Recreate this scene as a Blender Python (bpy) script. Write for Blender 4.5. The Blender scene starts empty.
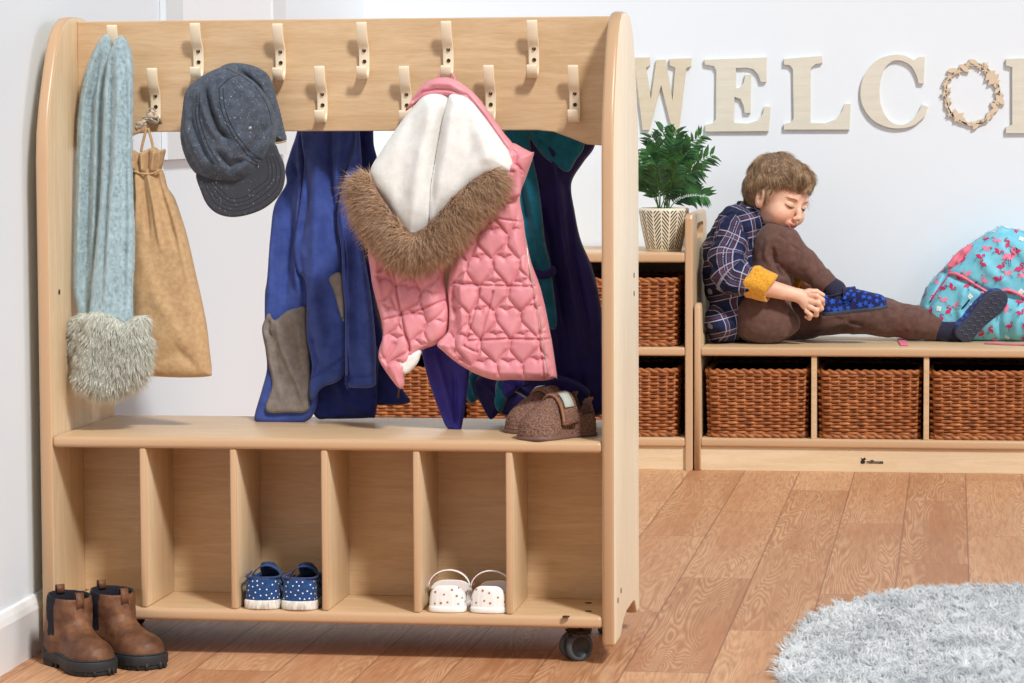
import bpy, bmesh, math, random
import numpy as np
from mathutils import Vector, Matrix, noise
from mathutils.bvhtree import BVHTree
scene = bpy.context.scene
COL = scene.collection
PI = math.pi

# ------------------------------------------------------------------ camera
CF = 2992.10                                   # focal length in pixels of a 1024 px wide frame
PITCH, YAW, ROLL = map(math.radians, (4.0864, 8.4051, -0.2677))
CAM = np.array([1.6089, -5.1941, 0.9504])
_fw = np.array([-math.sin(YAW)*math.cos(PITCH), math.cos(YAW)*math.cos(PITCH), -math.sin(PITCH)])
_r = np.array([math.cos(YAW), math.sin(YAW), 0.0]); _u = np.cross(_r, _fw)
_r2 = _r*math.cos(ROLL) + _u*math.sin(ROLL); _u2 = -_r*math.sin(ROLL) + _u*math.cos(ROLL)
cam_data = bpy.data.cameras.new('camera'); cam = bpy.data.objects.new('camera', cam_data); COL.objects.link(cam)
cam_data.sensor_width = 36; cam_data.lens = CF/1024*36; cam_data.clip_end = 60
cam.matrix_world = Matrix(((_r2[0], _u2[0], -_fw[0], CAM[0]), (_r2[1], _u2[1], -_fw[1], CAM[1]), (_r2[2], _u2[2], -_fw[2], CAM[2]), (0, 0, 0, 1)))
scene.camera = cam

# ------------------------------------------------------------------ world and lights
W = bpy.data.worlds.new('world'); scene.world = W; W.use_nodes = True
W.node_tree.nodes['Background'].inputs[0].default_value = (0.82, 0.91, 1.0, 1)
W.node_tree.nodes['Background'].inputs[1].default_value = 0.34
def add_light(kind, name, loc, target, energy, color=(1, 1, 1), **kw):
    d = bpy.data.lights.new(name, kind); o = bpy.data.objects.new(name, d); COL.objects.link(o)
    o.location = loc; o.rotation_euler = (Vector(target) - Vector(loc)).to_track_quat('-Z', 'Y').to_euler()
    d.energy = energy; d.color = color
    for k, v in kw.items(): setattr(d, k, v)
    return o
_ld = Vector((-0.75, 1.0, -1.2)).normalized()
add_light('SUN', 'studio_key_light', Vector((0.6, 1, 0.5)) - _ld*6, (0.6, 1, 0.5), 3.3, (1.0, 0.975, 0.94), angle=math.radians(8))
add_light('AREA', 'side_fill_light', (4.6, -1.6, 2.0), (0.0, 0.4, 0.6), 52, (0.94, 0.97, 1.0), shape='RECTANGLE', size=2.2, size_y=2.0)  # added fill lamp out of view, brightens the left wall
scene.view_settings.view_transform = 'Standard'; scene.view_settings.look = 'None'
scene.view_settings.gamma = 1.0; scene.view_settings.use_curve_mapping = False
scene.view_settings.exposure = -0.1

# ------------------------------------------------------------------ helpers
def at(px, py, Y):
    d = _fw + _r2*(px-512)/CF - _u2*(py-341.5)/CF
    return CAM + d*(Y-CAM[1])/d[1]
def xz(px, py, Y):
    p = at(px, py, Y); return (p[0], p[2])
def srgb(r, g, b):
    f = lambda c: c/12.92 if c <= 0.04045 else ((c+0.055)/1.055)**2.4
    return (f(r/255), f(g/255), f(b/255), 1)

class Mat:
    def __init__(s, name, color=(0.8, 0.8, 0.8, 1), rough=0.6, spec=0.4, **kw):
        s.m = bpy.data.materials.new(name); s.m.use_nodes = True; s.nt = s.m.node_tree
        s.b = s.nt.nodes['Principled BSDF']
        s.b.inputs['Base Color'].default_value = color; s.b.inputs['Roughness'].default_value = rough
        s.b.inputs['Specular IOR Level'].default_value = spec
        for k, v in kw.items(): s.b.inputs[k].default_value = v
    def n(s, t, **kw):
        n = s.nt.nodes.new('ShaderNode'+t)
        for k, v in kw.items():
            if k.startswith('_'): setattr(n, k[1:], v)
        return n
    def l(s, a, b): s.nt.links.new(a, b)
    def coord(s, kind='Object', scale=(1, 1, 1), loc=(0, 0, 0), rot=(0, 0, 0)):
        t = s.n('TexCoord'); mp = s.n('Mapping'); s.l(t.outputs[kind], mp.inputs[0])
        mp.inputs['Scale'].default_value = scale; mp.inputs['Location'].default_value = loc; mp.inputs['Rotation'].default_value = rot
        return mp.outputs[0]
    def attr(s, name='pat'):
        a = s.n('Attribute'); a.attribute_name = name; return a.outputs['Vector']
    def noise(s, vec, scale, detail=3, rough=0.5, dist=0.0):
        t = s.n('TexNoise'); s.l(vec, t.inputs['Vector']); t.inputs['Scale'].default_value = scale
        t.inputs['Detail'].default_value = detail; t.inputs['Roughness'].default_value = rough; t.inputs['Distortion'].default_value = dist
        return t.outputs[0]
    def ramp(s, fac, stops):
        r = s.n('ValToRGB'); s.l(fac, r.inputs[0]); e = r.color_ramp.elements
        while len(e) < len(stops): e.new(0.5)
        for i, (p, c) in enumerate(stops): e[i].position = p; e[i].color = c if len(c) == 4 else (*c, 1)
        return r.outputs[0]
    def math(s, op, a, b=None, c=None):
        m = s.n('Math'); m.operation = op
        for i, v in enumerate((a, b, c)):
            if v is None: continue
            if isinstance(v, (int, float)): m.inputs[i].default_value = v
            else: s.l(v, m.inputs[i])
        return m.outputs[0]
    def mix(s, fac, a, b, mode='MIX'):
        m = s.n('Mix'); m.data_type = 'RGBA'; m.blend_type = mode
        if isinstance(fac, (int, float)): m.inputs[0].default_value = fac
        else: s.l(fac, m.inputs[0])
        for i, v in ((6, a), (7, b)):
            if isinstance(v, tuple): m.inputs[i].default_value = v
            else: s.l(v, m.inputs[i])
        return m.outputs[2]
    def xyz(s, vec):
        x = s.n('SeparateXYZ'); s.l(vec, x.inputs[0]); return x.outputs
    def color(s, c): s.l(c, s.b.inputs['Base Color']); return s
    def bump(s, h, strength=0.3, dist=0.002):
        b = s.n('Bump'); s.l(h, b.inputs['Height']); b.inputs['Strength'].default_value = strength; b.inputs['Distance'].default_value = dist
        s.l(b.outputs[0], s.b.inputs['Normal']); return s

def raw(name, verts, faces, mats, midx=None, smooth=True, attrs=None, loc=(0, 0, 0)):
    v = np.asarray(verts, float).reshape(-1, 3) - np.asarray(loc, float)
    me = bpy.data.meshes.new(name)
    if isinstance(faces, np.ndarray):
        nf, k = faces.shape
        me.vertices.add(len(v)); me.vertices.foreach_set('co', v.astype(np.float32).ravel())
        me.loops.add(nf*k); me.loops.foreach_set('vertex_index', faces.astype(np.int32).ravel())
        me.polygons.add(nf); me.polygons.foreach_set('loop_start', np.arange(0, nf*k, k, dtype=np.int32))
        try: me.polygons.foreach_set('loop_total', np.full(nf, k, dtype=np.int32))
        except Exception: pass
        me.update(calc_edges=True)
    else:
        me.from_pydata(v.tolist(), [], [tuple(f) for f in faces]); me.update()
    for m in (mats if isinstance(mats, (list, tuple)) else [mats]): me.materials.append(m.m if isinstance(m, Mat) else m)
    if midx is not None: me.polygons.foreach_set('material_index', np.asarray(midx, dtype=np.int32))
    me.polygons.foreach_set('use_smooth', np.full(len(me.polygons), bool(smooth)))
    if attrs:
        for k, a in attrs.items():
            at_ = me.attributes.new(k, 'FLOAT_VECTOR', 'POINT'); at_.data.foreach_set('vector', np.asarray(a, np.float32).ravel())
    me.validate(); return me
def base_of(v):
    v = np.asarray(v, float).reshape(-1, 3); a, b = v.min(0), v.max(0)
    return ((a[0]+b[0])/2, (a[1]+b[1])/2, a[2])
def obj(name, data, mats, parent=None, smooth=True, midx=None, attrs=None):
    """data = (verts, faces) in room coordinates; one mesh object"""
    v, f = data
    loc = np.array(parent_world(parent)) if parent is not None else np.array(base_of(v))
    me = raw(name, v, f, mats, midx, smooth, attrs, loc)
    o = bpy.data.objects.new(name, me); COL.objects.link(o)
    if parent is not None: o.parent = parent
    else: o.location = loc
    return o
def parent_world(p):
    l = np.zeros(3)
    while p is not None: l = l + np.array(p.location); p = p.parent
    return l
def tag(o, label=None, cat=None, group=None, kind=None):
    if label: o['label'] = label
    if cat: o['category'] = cat
    if group: o['group'] = group
    if kind: o['kind'] = kind
    return o
def thing(name, label, cat, loc=(0, 0, 0), group=None):
    o = bpy.data.objects.new(name, None); COL.objects.link(o); o.location = loc; o.empty_display_size = 0.05
    return tag(o, label, cat, group)
def join(*parts):
    V = []; F = []; n = 0
    for v, f in parts:
        v = np.asarray(v, float).reshape(-1, 3); V.append(v)
        F += [tuple(int(i)+n for i in q) for q in f]; n += len(v)
    return np.concatenate(V), F
def joinq(*parts):
    V = []; F = []; n = 0
    for v, f in parts:
        V.append(np.asarray(v, float)); F.append(np.asarray(f)+n); n += len(v)
    return np.concatenate(V), np.concatenate(F)
def bm_out(bm):
    bm.normal_update(); bm.verts.index_update()
    v = np.array([x.co[:] for x in bm.verts]); f = [tuple(x.index for x in p.verts) for p in bm.faces]; bm.free(); return v, f
def rbox(x0, x1, y0, y1, z0, z1, r=0.002, seg=2):
    bm = bmesh.new(); bmesh.ops.create_cube(bm, size=1)
    for v in bm.verts: v.co = Vector(((x0+x1)/2+v.co.x*(x1-x0), (y0+y1)/2+v.co.y*(y1-y0), (z0+z1)/2+v.co.z*(z1-z0)))
    if r > 0: bmesh.ops.bevel(bm, geom=list(bm.edges), offset=r, segments=seg, profile=0.5, affect='EDGES')
    return bm_out(bm)
def prism(poly, axis, a0, a1, r=0.0, seg=2, mid=None):
    """extrude a 2D outline (the two remaining axes in order) along axis 0/1/2; bevels the rims"""
    bm = bmesh.new(); vs = []
    for p in poly:
        c = [0, 0, 0]; o = [i for i in range(3) if i != axis]; c[o[0]], c[o[1]] = p[0], p[1]; c[axis] = a0; vs.append(bm.verts.new(c))
    f = bm.faces.new(vs); ret = bmesh.ops.extrude_face_region(bm, geom=[f])
    for v in ret['geom']:
        if isinstance(v, bmesh.types.BMVert): v.co[axis] = a1
    bmesh.ops.recalc_face_normals(bm, faces=list(bm.faces))
    if r > 0:
        rim = [e for e in bm.edges if abs(e.verts[0].co[axis]-e.verts[1].co[axis]) < 1e-7]
        bmesh.ops.bevel(bm, geom=rim, offset=r, segments=seg, profile=0.5, affect='EDGES')
    return bm_out(bm)
def tube(path, rad, n=8, cap=True, flat=1.0):
    P = np.asarray(path, float); m = len(P); R = np.broadcast_to(np.asarray(rad, float), (m,))
    T = np.gradient(P, axis=0); T /= np.linalg.norm(T, axis=1)[:, None]+1e-12
    up = np.array([0, 0, 1.0]) if abs(T[0][2]) < 0.9 else np.array([0, 1.0, 0])
    V = []; N_ = np.cross(T[0], up); N_ /= np.linalg.norm(N_)
    for i in range(m):
        N_ = N_ - T[i]*np.dot(N_, T[i]); N_ /= np.linalg.norm(N_)+1e-12; B = np.cross(T[i], N_)
        for k in range(n):
            a = 2*PI*k/n; V.append(P[i]+R[i]*(math.cos(a)*N_+flat*math.sin(a)*B))
    F = [(i*n+k, i*n+(k+1) % n, (i+1)*n+(k+1) % n, (i+1)*n+k) for i in range(m-1) for k in range(n)]
    if cap: F += [tuple(range(n))[::-1], tuple((m-1)*n+k for k in range(n))]
    return np.array(V), F
def lathe(prof, cx, cy, n=32, axis='z'):
    V = []; m = len(prof)
    for r, z in prof:
        for k in range(n):
            a = 2*PI*k/n
            V.append((cx+r*math.cos(a), cy+r*math.sin(a), z) if axis == 'z' else ((z, cx+r*math.cos(a), cy+r*math.sin(a)) if axis == 'x' else (cx+r*math.cos(a), z, cy+r*math.sin(a))))
    F = [(i*n+k, i*n+(k+1) % n, (i+1)*n+(k+1) % n, (i+1)*n+k) for i in range(m-1) for k in range(n)]
    F += [tuple(range(n))[::-1], tuple((m-1)*n+k for k in range(n))]
    return np.array(V), F
def spline(pts, n=8, closed=True):
    P = np.asarray(pts, float); m = len(P); out = []
    rng = range(m) if closed else range(m-1)
    for i in rng:
        if closed: a, b, c, d = P[(i-1) % m], P[i], P[(i+1) % m], P[(i+2) % m]
        else: a, b, c, d = P[max(i-1, 0)], P[i], P[i+1], P[min(i+2, m-1)]
        for k in range(n):
            t = k/n
            out.append(0.5*((2*b)+(c-a)*t+(2*a-5*b+4*c-d)*t*t+(3*b-a-3*c+d)*t**3))
    if not closed: out.append(P[-1])
    return np.array(out)

# ------- cloth panels: an outline with thickness, folds and a front/back surface
def seg_dist(X, Z, pts):
    D = np.full(X.shape, 1e9); TT = np.zeros(X.shape); tot = len(pts)-1
    for i in range(tot):
        (ax, az), (bx, bz) = pts[i], pts[i+1]; dx, dz = bx-ax, bz-az; L = dx*dx+dz*dz+1e-12
        t = np.clip(((X-ax)*dx+(Z-az)*dz)/L, 0, 1); d = np.hypot(X-ax-t*dx, Z-az-t*dz)
        m = d < D; D = np.where(m, d, D); TT = np.where(m, (i+t)/tot, TT)
    return D, TT
def inside(X, Z, poly):
    c = np.zeros(X.shape, bool); n = len(poly)
    for i in range(n):
        x1, z1 = poly[i]; x2, z2 = poly[(i+1) % n]
        if z1 == z2: continue
        c ^= ((z1 > Z) != (z2 > Z)) & (X < (x2-x1)*(Z-z1)/(z2-z1)+x1)
    return c
def fbm(X, Z, s, seed=0.0, y=0.0):
    out = np.empty(X.shape); xf, zf, of = X.ravel()*s, Z.ravel()*s, out.ravel()
    for i in range(len(xf)): of[i] = noise.noise(Vector((xf[i]+seed, y+seed*1.7, zf[i]-seed)))
    return of.reshape(X.shape)
def panel(pts, Y, thick=0.008, rim=None, cell=0.0025, folds=(), curve=None, quilt=None, smooth_n=6, closed_spline=True, pxfold=True, nz=0.0, nzs=20, seed=0.0, back=1.0):
    """pts: outline as seen at depth Y (photo pixels). folds: (polyline, amplitude, width). Returns verts, faces, (X, Z, d)"""
    P = np.array([xz(a, b, Y) for a, b in pts])
    P = spline(P, smooth_n) if closed_spline else P
    x0, z0 = P.min(0)-cell; x1, z1 = P.max(0)+cell
    xs = np.arange(x0, x1+cell, cell); zs = np.arange(z0, z1+cell, cell)
    X, Z = np.meshgrid(xs, zs, indexing='ij')
    ins = inside(X, Z, P); PP = np.vstack([P, P[:1]])
    D = np.full(X.shape, 1e9); NX = X.copy(); NZ = Z.copy()
    for i in range(len(P)):
        ax, az = PP[i]; bx, bz = PP[i+1]; dx, dz = bx-ax, bz-az; L = dx*dx+dz*dz+1e-14
        t = np.clip(((X-ax)*dx+(Z-az)*dz)/L, 0, 1); qx, qz = ax+t*dx, az+t*dz; d = np.hypot(X-qx, Z-qz)
        m = d < D; D = np.where(m, d, D); NX = np.where(m, qx, NX); NZ = np.where(m, qz, NZ)
    sd = np.where(ins, D, -D)
    keep = sd > -0.45*cell; snap = keep & (sd < 0.5*cell)
    X = np.where(snap, NX, X); Z = np.where(snap, NZ, Z); d = np.where(snap, 0, np.maximum(sd, 0))
    if rim is None: rim = thick*1.5
    h = thick*np.sqrt(np.clip(1-(1-np.minimum(d/rim, 1))**2, 0, 1))
    yc = np.zeros(X.shape)
    if nz: yc += nz*fbm(X, Z, nzs, seed)
    for fo in folds:
        pl, amp, wd = fo[:3]
        fp = [xz(a, b, Y) for a, b in pl] if pxfold else pl
        dd, tt = seg_dist(X, Z, fp); taper = 1.0 if len(fo) > 3 and fo[3] else np.clip(np.minimum(tt, 1-tt)*5+0.15, 0, 1)
        yc -= amp*taper*np.exp(-(dd/wd)**2)
    if curve is not None: yc += curve(X, Z)
    q = quilt(X, Z) if quilt is not None else 0
    yc = yc+0.0
    yf = Y+yc-h-q*np.clip(d/(rim), 0, 1); yb = Y+yc*back+h
    cells = keep[:-1, :-1] & keep[1:, :-1] & keep[:-1, 1:] & keep[1:, 1:]
    used = np.zeros(X.shape, bool)
    ii, jj = np.nonzero(cells)
    for a, b in ((0, 0), (1, 0), (0, 1), (1, 1)): used[ii+a, jj+b] = True
    idf = -np.ones(X.shape, int); n = used.sum(); idf[used] = np.arange(n)
    # rim verts: on the border of the cell set -> share front/back
    cnt = np.zeros(X.shape, int)
    for a, b in ((0, 0), (1, 0), (0, 1), (1, 1)): np.add.at(cnt, (ii+a, jj+b), 1)
    border = used & (cnt < 4)
    X = np.where(border, NX, X); Z = np.where(border, NZ, Z)
    idb = idf.copy(); nb = used & ~border; idb[nb] = n+np.arange(nb.sum())
    yf = np.where(border, Y+yc, yf)
    V = np.concatenate([np.stack([X[used], yf[used], Z[used]], 1), np.stack([X[nb], yb[nb], Z[nb]], 1)])
    Ff = np.stack([idf[ii, jj], idf[ii+1, jj], idf[ii+1, jj+1], idf[ii, jj+1]], 1)
    Fb = np.stack([idb[ii, jj], idb[ii, jj+1], idb[ii+1, jj+1], idb[ii+1, jj]], 1)
    return V, np.concatenate([Ff, Fb])

# ------- solids grown from soft shapes on a grid (one continuous surface)
class Blob:
    def __init__(s, lo, hi, vox):
        s.lo = np.array(lo, float); s.vox = vox; s.n = (np.ceil((np.array(hi)-s.lo)/vox)+1).astype(int)
        s.g = np.full(s.n, 1.0, np.float32)
        s.ax = [s.lo[i]+np.arange(s.n[i])*vox for i in range(3)]
    def region(s, lo, hi, pad):
        a = np.clip(np.floor((np.array(lo)-pad-s.lo)/s.vox).astype(int), 0, s.n-1); b = np.clip(np.ceil((np.array(hi)+pad-s.lo)/s.vox).astype(int)+1, a+1, s.n)
        sl = tuple(slice(a[i], b[i]) for i in range(3))
        return sl, np.meshgrid(*[s.ax[i][sl[i]] for i in range(3)], indexing='ij', sparse=True)
    def apply(s, sl, d, k, mode):
        g = s.g[sl]; d = d.astype(np.float32)
        if mode == 'add':
            if k > 0: h = np.clip(0.5+0.5*(g-d)/k, 0, 1); s.g[sl] = g*(1-h)+d*h-k*h*(1-h)
            else: s.g[sl] = np.minimum(g, d)
        else:
            if k > 0: h = np.clip(0.5-0.5*(g+d)/k, 0, 1); s.g[sl] = g*(1-h)+(-d)*h+k*h*(1-h)
            else: s.g[sl] = np.maximum(g, -d)
    def cap(s, a, b, ra, rb, k=0.01, mode='add', sq=None):
        a = np.array(a, float); b = np.array(b, float); R = max(ra, rb)
        sl, (X, Y, Z) = s.region(np.minimum(a, b)-R, np.maximum(a, b)+R, 3*k+0.01)
        ba = b-a; L = ba@ba+1e-12; t = np.clip(((X-a[0])*ba[0]+(Y-a[1])*ba[1]+(Z-a[2])*ba[2])/L, 0, 1)
        sy = 1.0 if sq is None else sq
        d = np.sqrt((X-a[0]-t*ba[0])**2+((Y-a[1]-t*ba[1])*sy)**2+(Z-a[2]-t*ba[2])**2)-(ra+(rb-ra)*t)
        s.apply(sl, d, k, mode); return s
    def chain(s, pts, rads, k=0.01, mode='add', sq=None):
        for i in range(len(pts)-1): s.cap(pts[i], pts[i+1], rads[i], rads[i+1], k, mode, sq)
        return s
    def ell(s, c, r, R=None, k=0.01, mode='add'):
        c = np.array(c, float); r = np.array(r, float); m = r.max()
        sl, (X, Y, Z) = s.region(c-m, c+m, 3*k+0.01); x, y, z = X-c[0], Y-c[1], Z-c[2]
        if R is not None: x, y, z = (R[0][i]*x+R[1][i]*y+R[2][i]*z for i in range(3))   # R columns are the local axes
        k0 = np.sqrt((x/r[0])**2+(y/r[1])**2+(z/r[2])**2); k1 = np.sqrt((x/r[0]**2)**2+(y/r[1]**2)**2+(z/r[2]**2)**2)+1e-9
        s.apply(sl, np.where(k0 < 1e-6, -m, k0*(k0-1)/k1), k, mode); return s
    def box(s, c, r, R=None, rd=0.005, k=0.01, mode='add'):
        c = np.array(c, float); r = np.array(r, float); m = np.linalg.norm(r)
        sl, (X, Y, Z) = s.region(c-m, c+m, 3*k+0.01); x, y, z = X-c[0], Y-c[1], Z-c[2]
        if R is not None: x, y, z = (R[0][i]*x+R[1][i]*y+R[2][i]*z for i in range(3))
        qx, qy, qz = np.abs(x)-r[0]+rd, np.abs(y)-r[1]+rd, np.abs(z)-r[2]+rd
        d = np.sqrt(np.maximum(qx, 0)**2+np.maximum(qy, 0)**2+np.maximum(qz, 0)**2)+np.minimum(np.maximum(qx, np.maximum(qy, qz)), 0)-rd
        s.apply(sl, d, k, mode); return s
    def half(s, p, nrm, k=0.0, mode='sub'):
        """cut away the side the normal points to"""
        X, Y, Z = np.meshgrid(*s.ax, indexing='ij', sparse=True); nrm = np.array(nrm, float); nrm /= np.linalg.norm(nrm)
        d = -((X-p[0])*nrm[0]+(Y-p[1])*nrm[1]+(Z-p[2])*nrm[2])
        s.apply(tuple(slice(0, n) for n in s.n), d+0*s.g, k, mode); return s
    def mesh(s):
        g = s.g.copy(); g[0] = g[-1] = 1; g[:, 0] = g[:, -1] = 1; g[:, :, 0] = g[:, :, -1] = 1
        neg = g < 0; n = s.n
        c = [neg[a:n[0]-1+a, b:n[1]-1+b, e:n[2]-1+e] for a in (0, 1) for b in (0, 1) for e in (0, 1)]
        tot = sum(x.astype(np.int8) for x in c); act = (tot > 0) & (tot < 8)
        I = np.argwhere(act); idx = -np.ones(act.shape, np.int64); idx[act] = np.arange(len(I))
        val = np.stack([g[I[:, 0]+a, I[:, 1]+b, I[:, 2]+e] for a in (0, 1) for b in (0, 1) for e in (0, 1)], 1)
        co = np.array([(a, b, e) for a in (0, 1) for b in (0, 1) for e in (0, 1)], float)
        acc = np.zeros((len(I), 3)); cnt = np.zeros(len(I))
        for p in range(8):
            for q in range(p+1, 8):
                if np.abs(co[p]-co[q]).sum() != 1: continue
                m = (val[:, p] < 0) != (val[:, q] < 0); t = val[:, p]/(val[:, p]-val[:, q]+1e-12)
                acc[m] += (co[p]+(co[q]-co[p])*t[:, None])[m]; cnt[m] += 1
        V = s.lo+(I+acc/cnt[:, None])*s.vox
        F = []
        for ax in range(3):
            o = [i for i in range(3) if i != ax]
            sa = [slice(0, n[i]) for i in range(3)]; sb = list(sa); sa[ax] = slice(0, n[ax]-1); sb[ax] = slice(1, n[ax])
            A, B = neg[tuple(sa)], neg[tuple(sb)]
            E = np.argwhere(A != B); E = E[(E[:, o[0]] > 0) & (E[:, o[1]] > 0) & (E[:, o[0]] < n[o[0]]-1) & (E[:, o[1]] < n[o[1]]-1)]
            q = []
            for d0, d1 in ((0, 0), (-1, 0), (-1, -1), (0, -1)):
                e = E.copy(); e[:, o[0]] += d0; e[:, o[1]] += d1; q.append(idx[e[:, 0], e[:, 1], e[:, 2]])
            q = np.stack(q, 1); flip = A[E[:, 0], E[:, 1], E[:, 2]]
            if ax == 1: flip = ~flip
            q[~flip] = q[~flip][:, ::-1]; F.append(q)
        F = np.concatenate(F); F = F[(F >= 0).all(1)]
        return V, F
def relax(v, f, it=3, lam=0.5):
    e = np.concatenate([f[:, [0, 1]], f[:, [1, 2]], f[:, [2, 3]], f[:, [3, 0]]]); e = np.concatenate([e, e[:, ::-1]])
    c = np.bincount(e[:, 0], minlength=len(v))[:, None]+1e-9
    for _ in range(it):
        a = np.stack([np.bincount(e[:, 0], weights=v[e[:, 1], i], minlength=len(v)) for i in range(3)], 1)/c; v = v+(a-v)*lam
    return v
def vnormals(v, f):
    n = np.cross(v[f[:, 2]]-v[f[:, 0]], v[f[:, 3]]-v[f[:, 1]]); N_ = np.zeros_like(v)
    for i in range(4):
        for a in range(3): N_[:, a] += np.bincount(f[:, i], weights=n[:, a], minlength=len(v))
    return N_/(np.linalg.norm(N_, axis=1)[:, None]+1e-12)
def frame(fwd, up=(0, 0, 1)):
    """columns: forward, left, up"""
    f = np.array(fwd, float); f /= np.linalg.norm(f); l = np.cross(up, f); l /= np.linalg.norm(l); return np.stack([f, l, np.cross(f, l)], 1)
def strands(roots, dirs, length, rad, droop=0.0, seg=2, jitter=0.3, rng=None, curl=0.0):
    """tapering three-sided hairs in one mesh: arrays (n,3)"""
    rng = rng or np.random.default_rng(1); n = len(roots); L = np.broadcast_to(length, (n,))*rng.uniform(0.65, 1.2, n)
    D = dirs+rng.normal(0, jitter, (n, 3)); D /= np.linalg.norm(D, axis=1)[:, None]
    S = np.cross(D, rng.normal(0, 1, (n, 3))); S /= np.linalg.norm(S, axis=1)[:, None]+1e-9; B = np.cross(D, S)
    V = []; bend = rng.normal(0, curl, (n, 3)) if curl else 0
    for i in range(seg+1):
        t = i/seg; c = roots+D*(L*t)[:, None]+(np.array([0, 0, -1.0])*droop+bend)*(L*t*t)[:, None]; r = rad*(1-t)
        if i < seg:
            for k in range(3): a = 2*PI*k/3; V.append(c+(S*math.cos(a)+B*math.sin(a))*(r if np.ndim(r) == 0 else r[:, None]))
        else: V.append(c)
    m = len(V); V = np.stack(V, 1).reshape(-1, 3); F = []
    b = np.arange(n)*m
    for i in range(seg-1):
        for k in range(3):
            k2 = (k+1) % 3; F.append(np.stack([b+3*i+k, b+3*i+k2, b+3*i+3+k2], 1)); F.append(np.stack([b+3*i+k, b+3*i+3+k2, b+3*i+3+k], 1))
    for k in range(3): F.append(np.stack([b+3*(seg-1)+k, b+3*(seg-1)+(k+1) % 3, b+m-1], 1))
    strands.pat = np.stack([np.repeat(rng.random(n), m), np.tile(np.concatenate([np.repeat(np.arange(seg)/seg, 3), [1.0]]), n), np.zeros(n*m)], 1)
    return V, np.concatenate(F)
def sample_surface(v, f, n, rng, where=None):
    q = np.asarray(f); t = np.concatenate([q[:, [0, 1, 2]], q[:, [0, 2, 3]]]) if q.shape[1] == 4 else q
    a, b, c = v[t[:, 0]], v[t[:, 1]], v[t[:, 2]]; nr = np.cross(b-a, c-a); ar = np.linalg.norm(nr, axis=1)
    if where is not None: ar = ar*where((a+b+c)/3, nr/(ar[:, None]+1e-12))
    i = rng.choice(len(t), n, p=ar/ar.sum()); u, w = rng.random(n), rng.random(n); m = u+w > 1; u[m], w[m] = 1-u[m], 1-w[m]
    nn = nr[i]; nn /= np.linalg.norm(nn, axis=1)[:, None]+1e-12
    return a[i]+(b[i]-a[i])*u[:, None]+(c[i]-a[i])*w[:, None], nn
def bvh_of(*vf):
    v, f = join(*[(a, b) for a, b in vf]); return BVHTree.FromPolygons([tuple(x) for x in v], f)
def decal(bvh, pts3, direction, off=0.0008):
    """a small flat outline pressed onto a surface; pts3 outline (3D), fan around its centre"""
    P = [Vector(p) for p in pts3]; c = sum(P, Vector())/len(P); out = []; d = Vector(direction).normalized()
    rings = [[c]]+[[c+(p-c)*s for p in P] for s in (0.5, 1.0)]
    V = []
    for ring in rings:
        for p in ring:
            hit = bvh.ray_cast(p-d*0.5, d, 1.2)
            if hit[0] is None: return None
            V.append(hit[0]+hit[1]*off*(1 if hit[1].dot(d) < 0 else -1))
    n = len(P); F = [(0, 1+i, 1+(i+1) % n) for i in range(n)]+[(1+i, 1+n+i, 1+n+(i+1) % n, 1+(i+1) % n) for i in range(n)]
    V = np.array([v[:] for v in V])
    if np.abs(V-V.mean(0)).max() > 0.06: return None
    return V, F
def cpy(o, parent=None, loc=None):
    c = o.copy(); COL.objects.link(c)
    if parent is not None: c.parent = parent
    if loc is not None: c.location = loc
    for ch in list(o.children): cpy(ch, c)
    return c

# ------------------------------------------------------------------ materials
def wood_mat(name, c1, c2, axis='z', rough=0.38, scale=1.0):
    m = Mat(name, rough=rough, spec=0.45)
    st = {'x': (1.2, 14, 14), 'y': (14, 1.2, 14), 'z': (14, 14, 1.2)}[axis]
    v = m.coord('Object', tuple(s*scale for s in st))
    n1 = m.noise(v, 3.2, 5, 0.6, 1.2); v2 = m.coord('Object', tuple(s*scale*5 for s in st)); n2 = m.noise(v2, 6, 3, 0.6)
    f = m.math('ADD', m.math('MULTIPLY', n1, 0.65), m.math('MULTIPLY', n2, 0.35))
    return m.color(m.ramp(f, [(0.36, c1), (0.64, c2)]))
M = {}
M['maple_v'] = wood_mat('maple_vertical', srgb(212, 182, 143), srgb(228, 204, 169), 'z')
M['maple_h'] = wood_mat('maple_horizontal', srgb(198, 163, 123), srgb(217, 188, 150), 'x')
M['maple_lit'] = wood_mat('maple_lit', srgb(236, 216, 184), srgb(246, 231, 204), 'z')  # same maple, brightness of the lit right side panel put into the colour
M['edge'] = Mat('maple_edging', srgb(198, 162, 126), 0.32, 0.5)
M['plinth'] = wood_mat('plinth_birch', srgb(214, 188, 152), srgb(228, 206, 172), 'x')
M['hook'] = Mat('cream_plastic', srgb(240, 224, 196), 0.35, 0.5)
M['screw'] = Mat('dark_screw', srgb(70, 48, 30), 0.4, 0.5, Metallic=0.6)
M['black'] = Mat('black_plastic', srgb(28, 28, 30), 0.35, 0.5)
M['grey_rubber'] = Mat('grey_rubber', srgb(72, 76, 82), 0.5, 0.4)
M['steel'] = Mat('steel', srgb(190, 186, 178), 0.3, 0.5, Metallic=0.9)
# ------------------------------------------------------------------ the setting
mw = Mat('white_wall', srgb(231, 238, 245), 0.85, 0.2)
mw.bump(mw.noise(mw.coord(), 60, 3), 0.15, 0.001)
mskirt = Mat('white_skirting', srgb(240, 241, 242), 0.4, 0.4)
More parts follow.
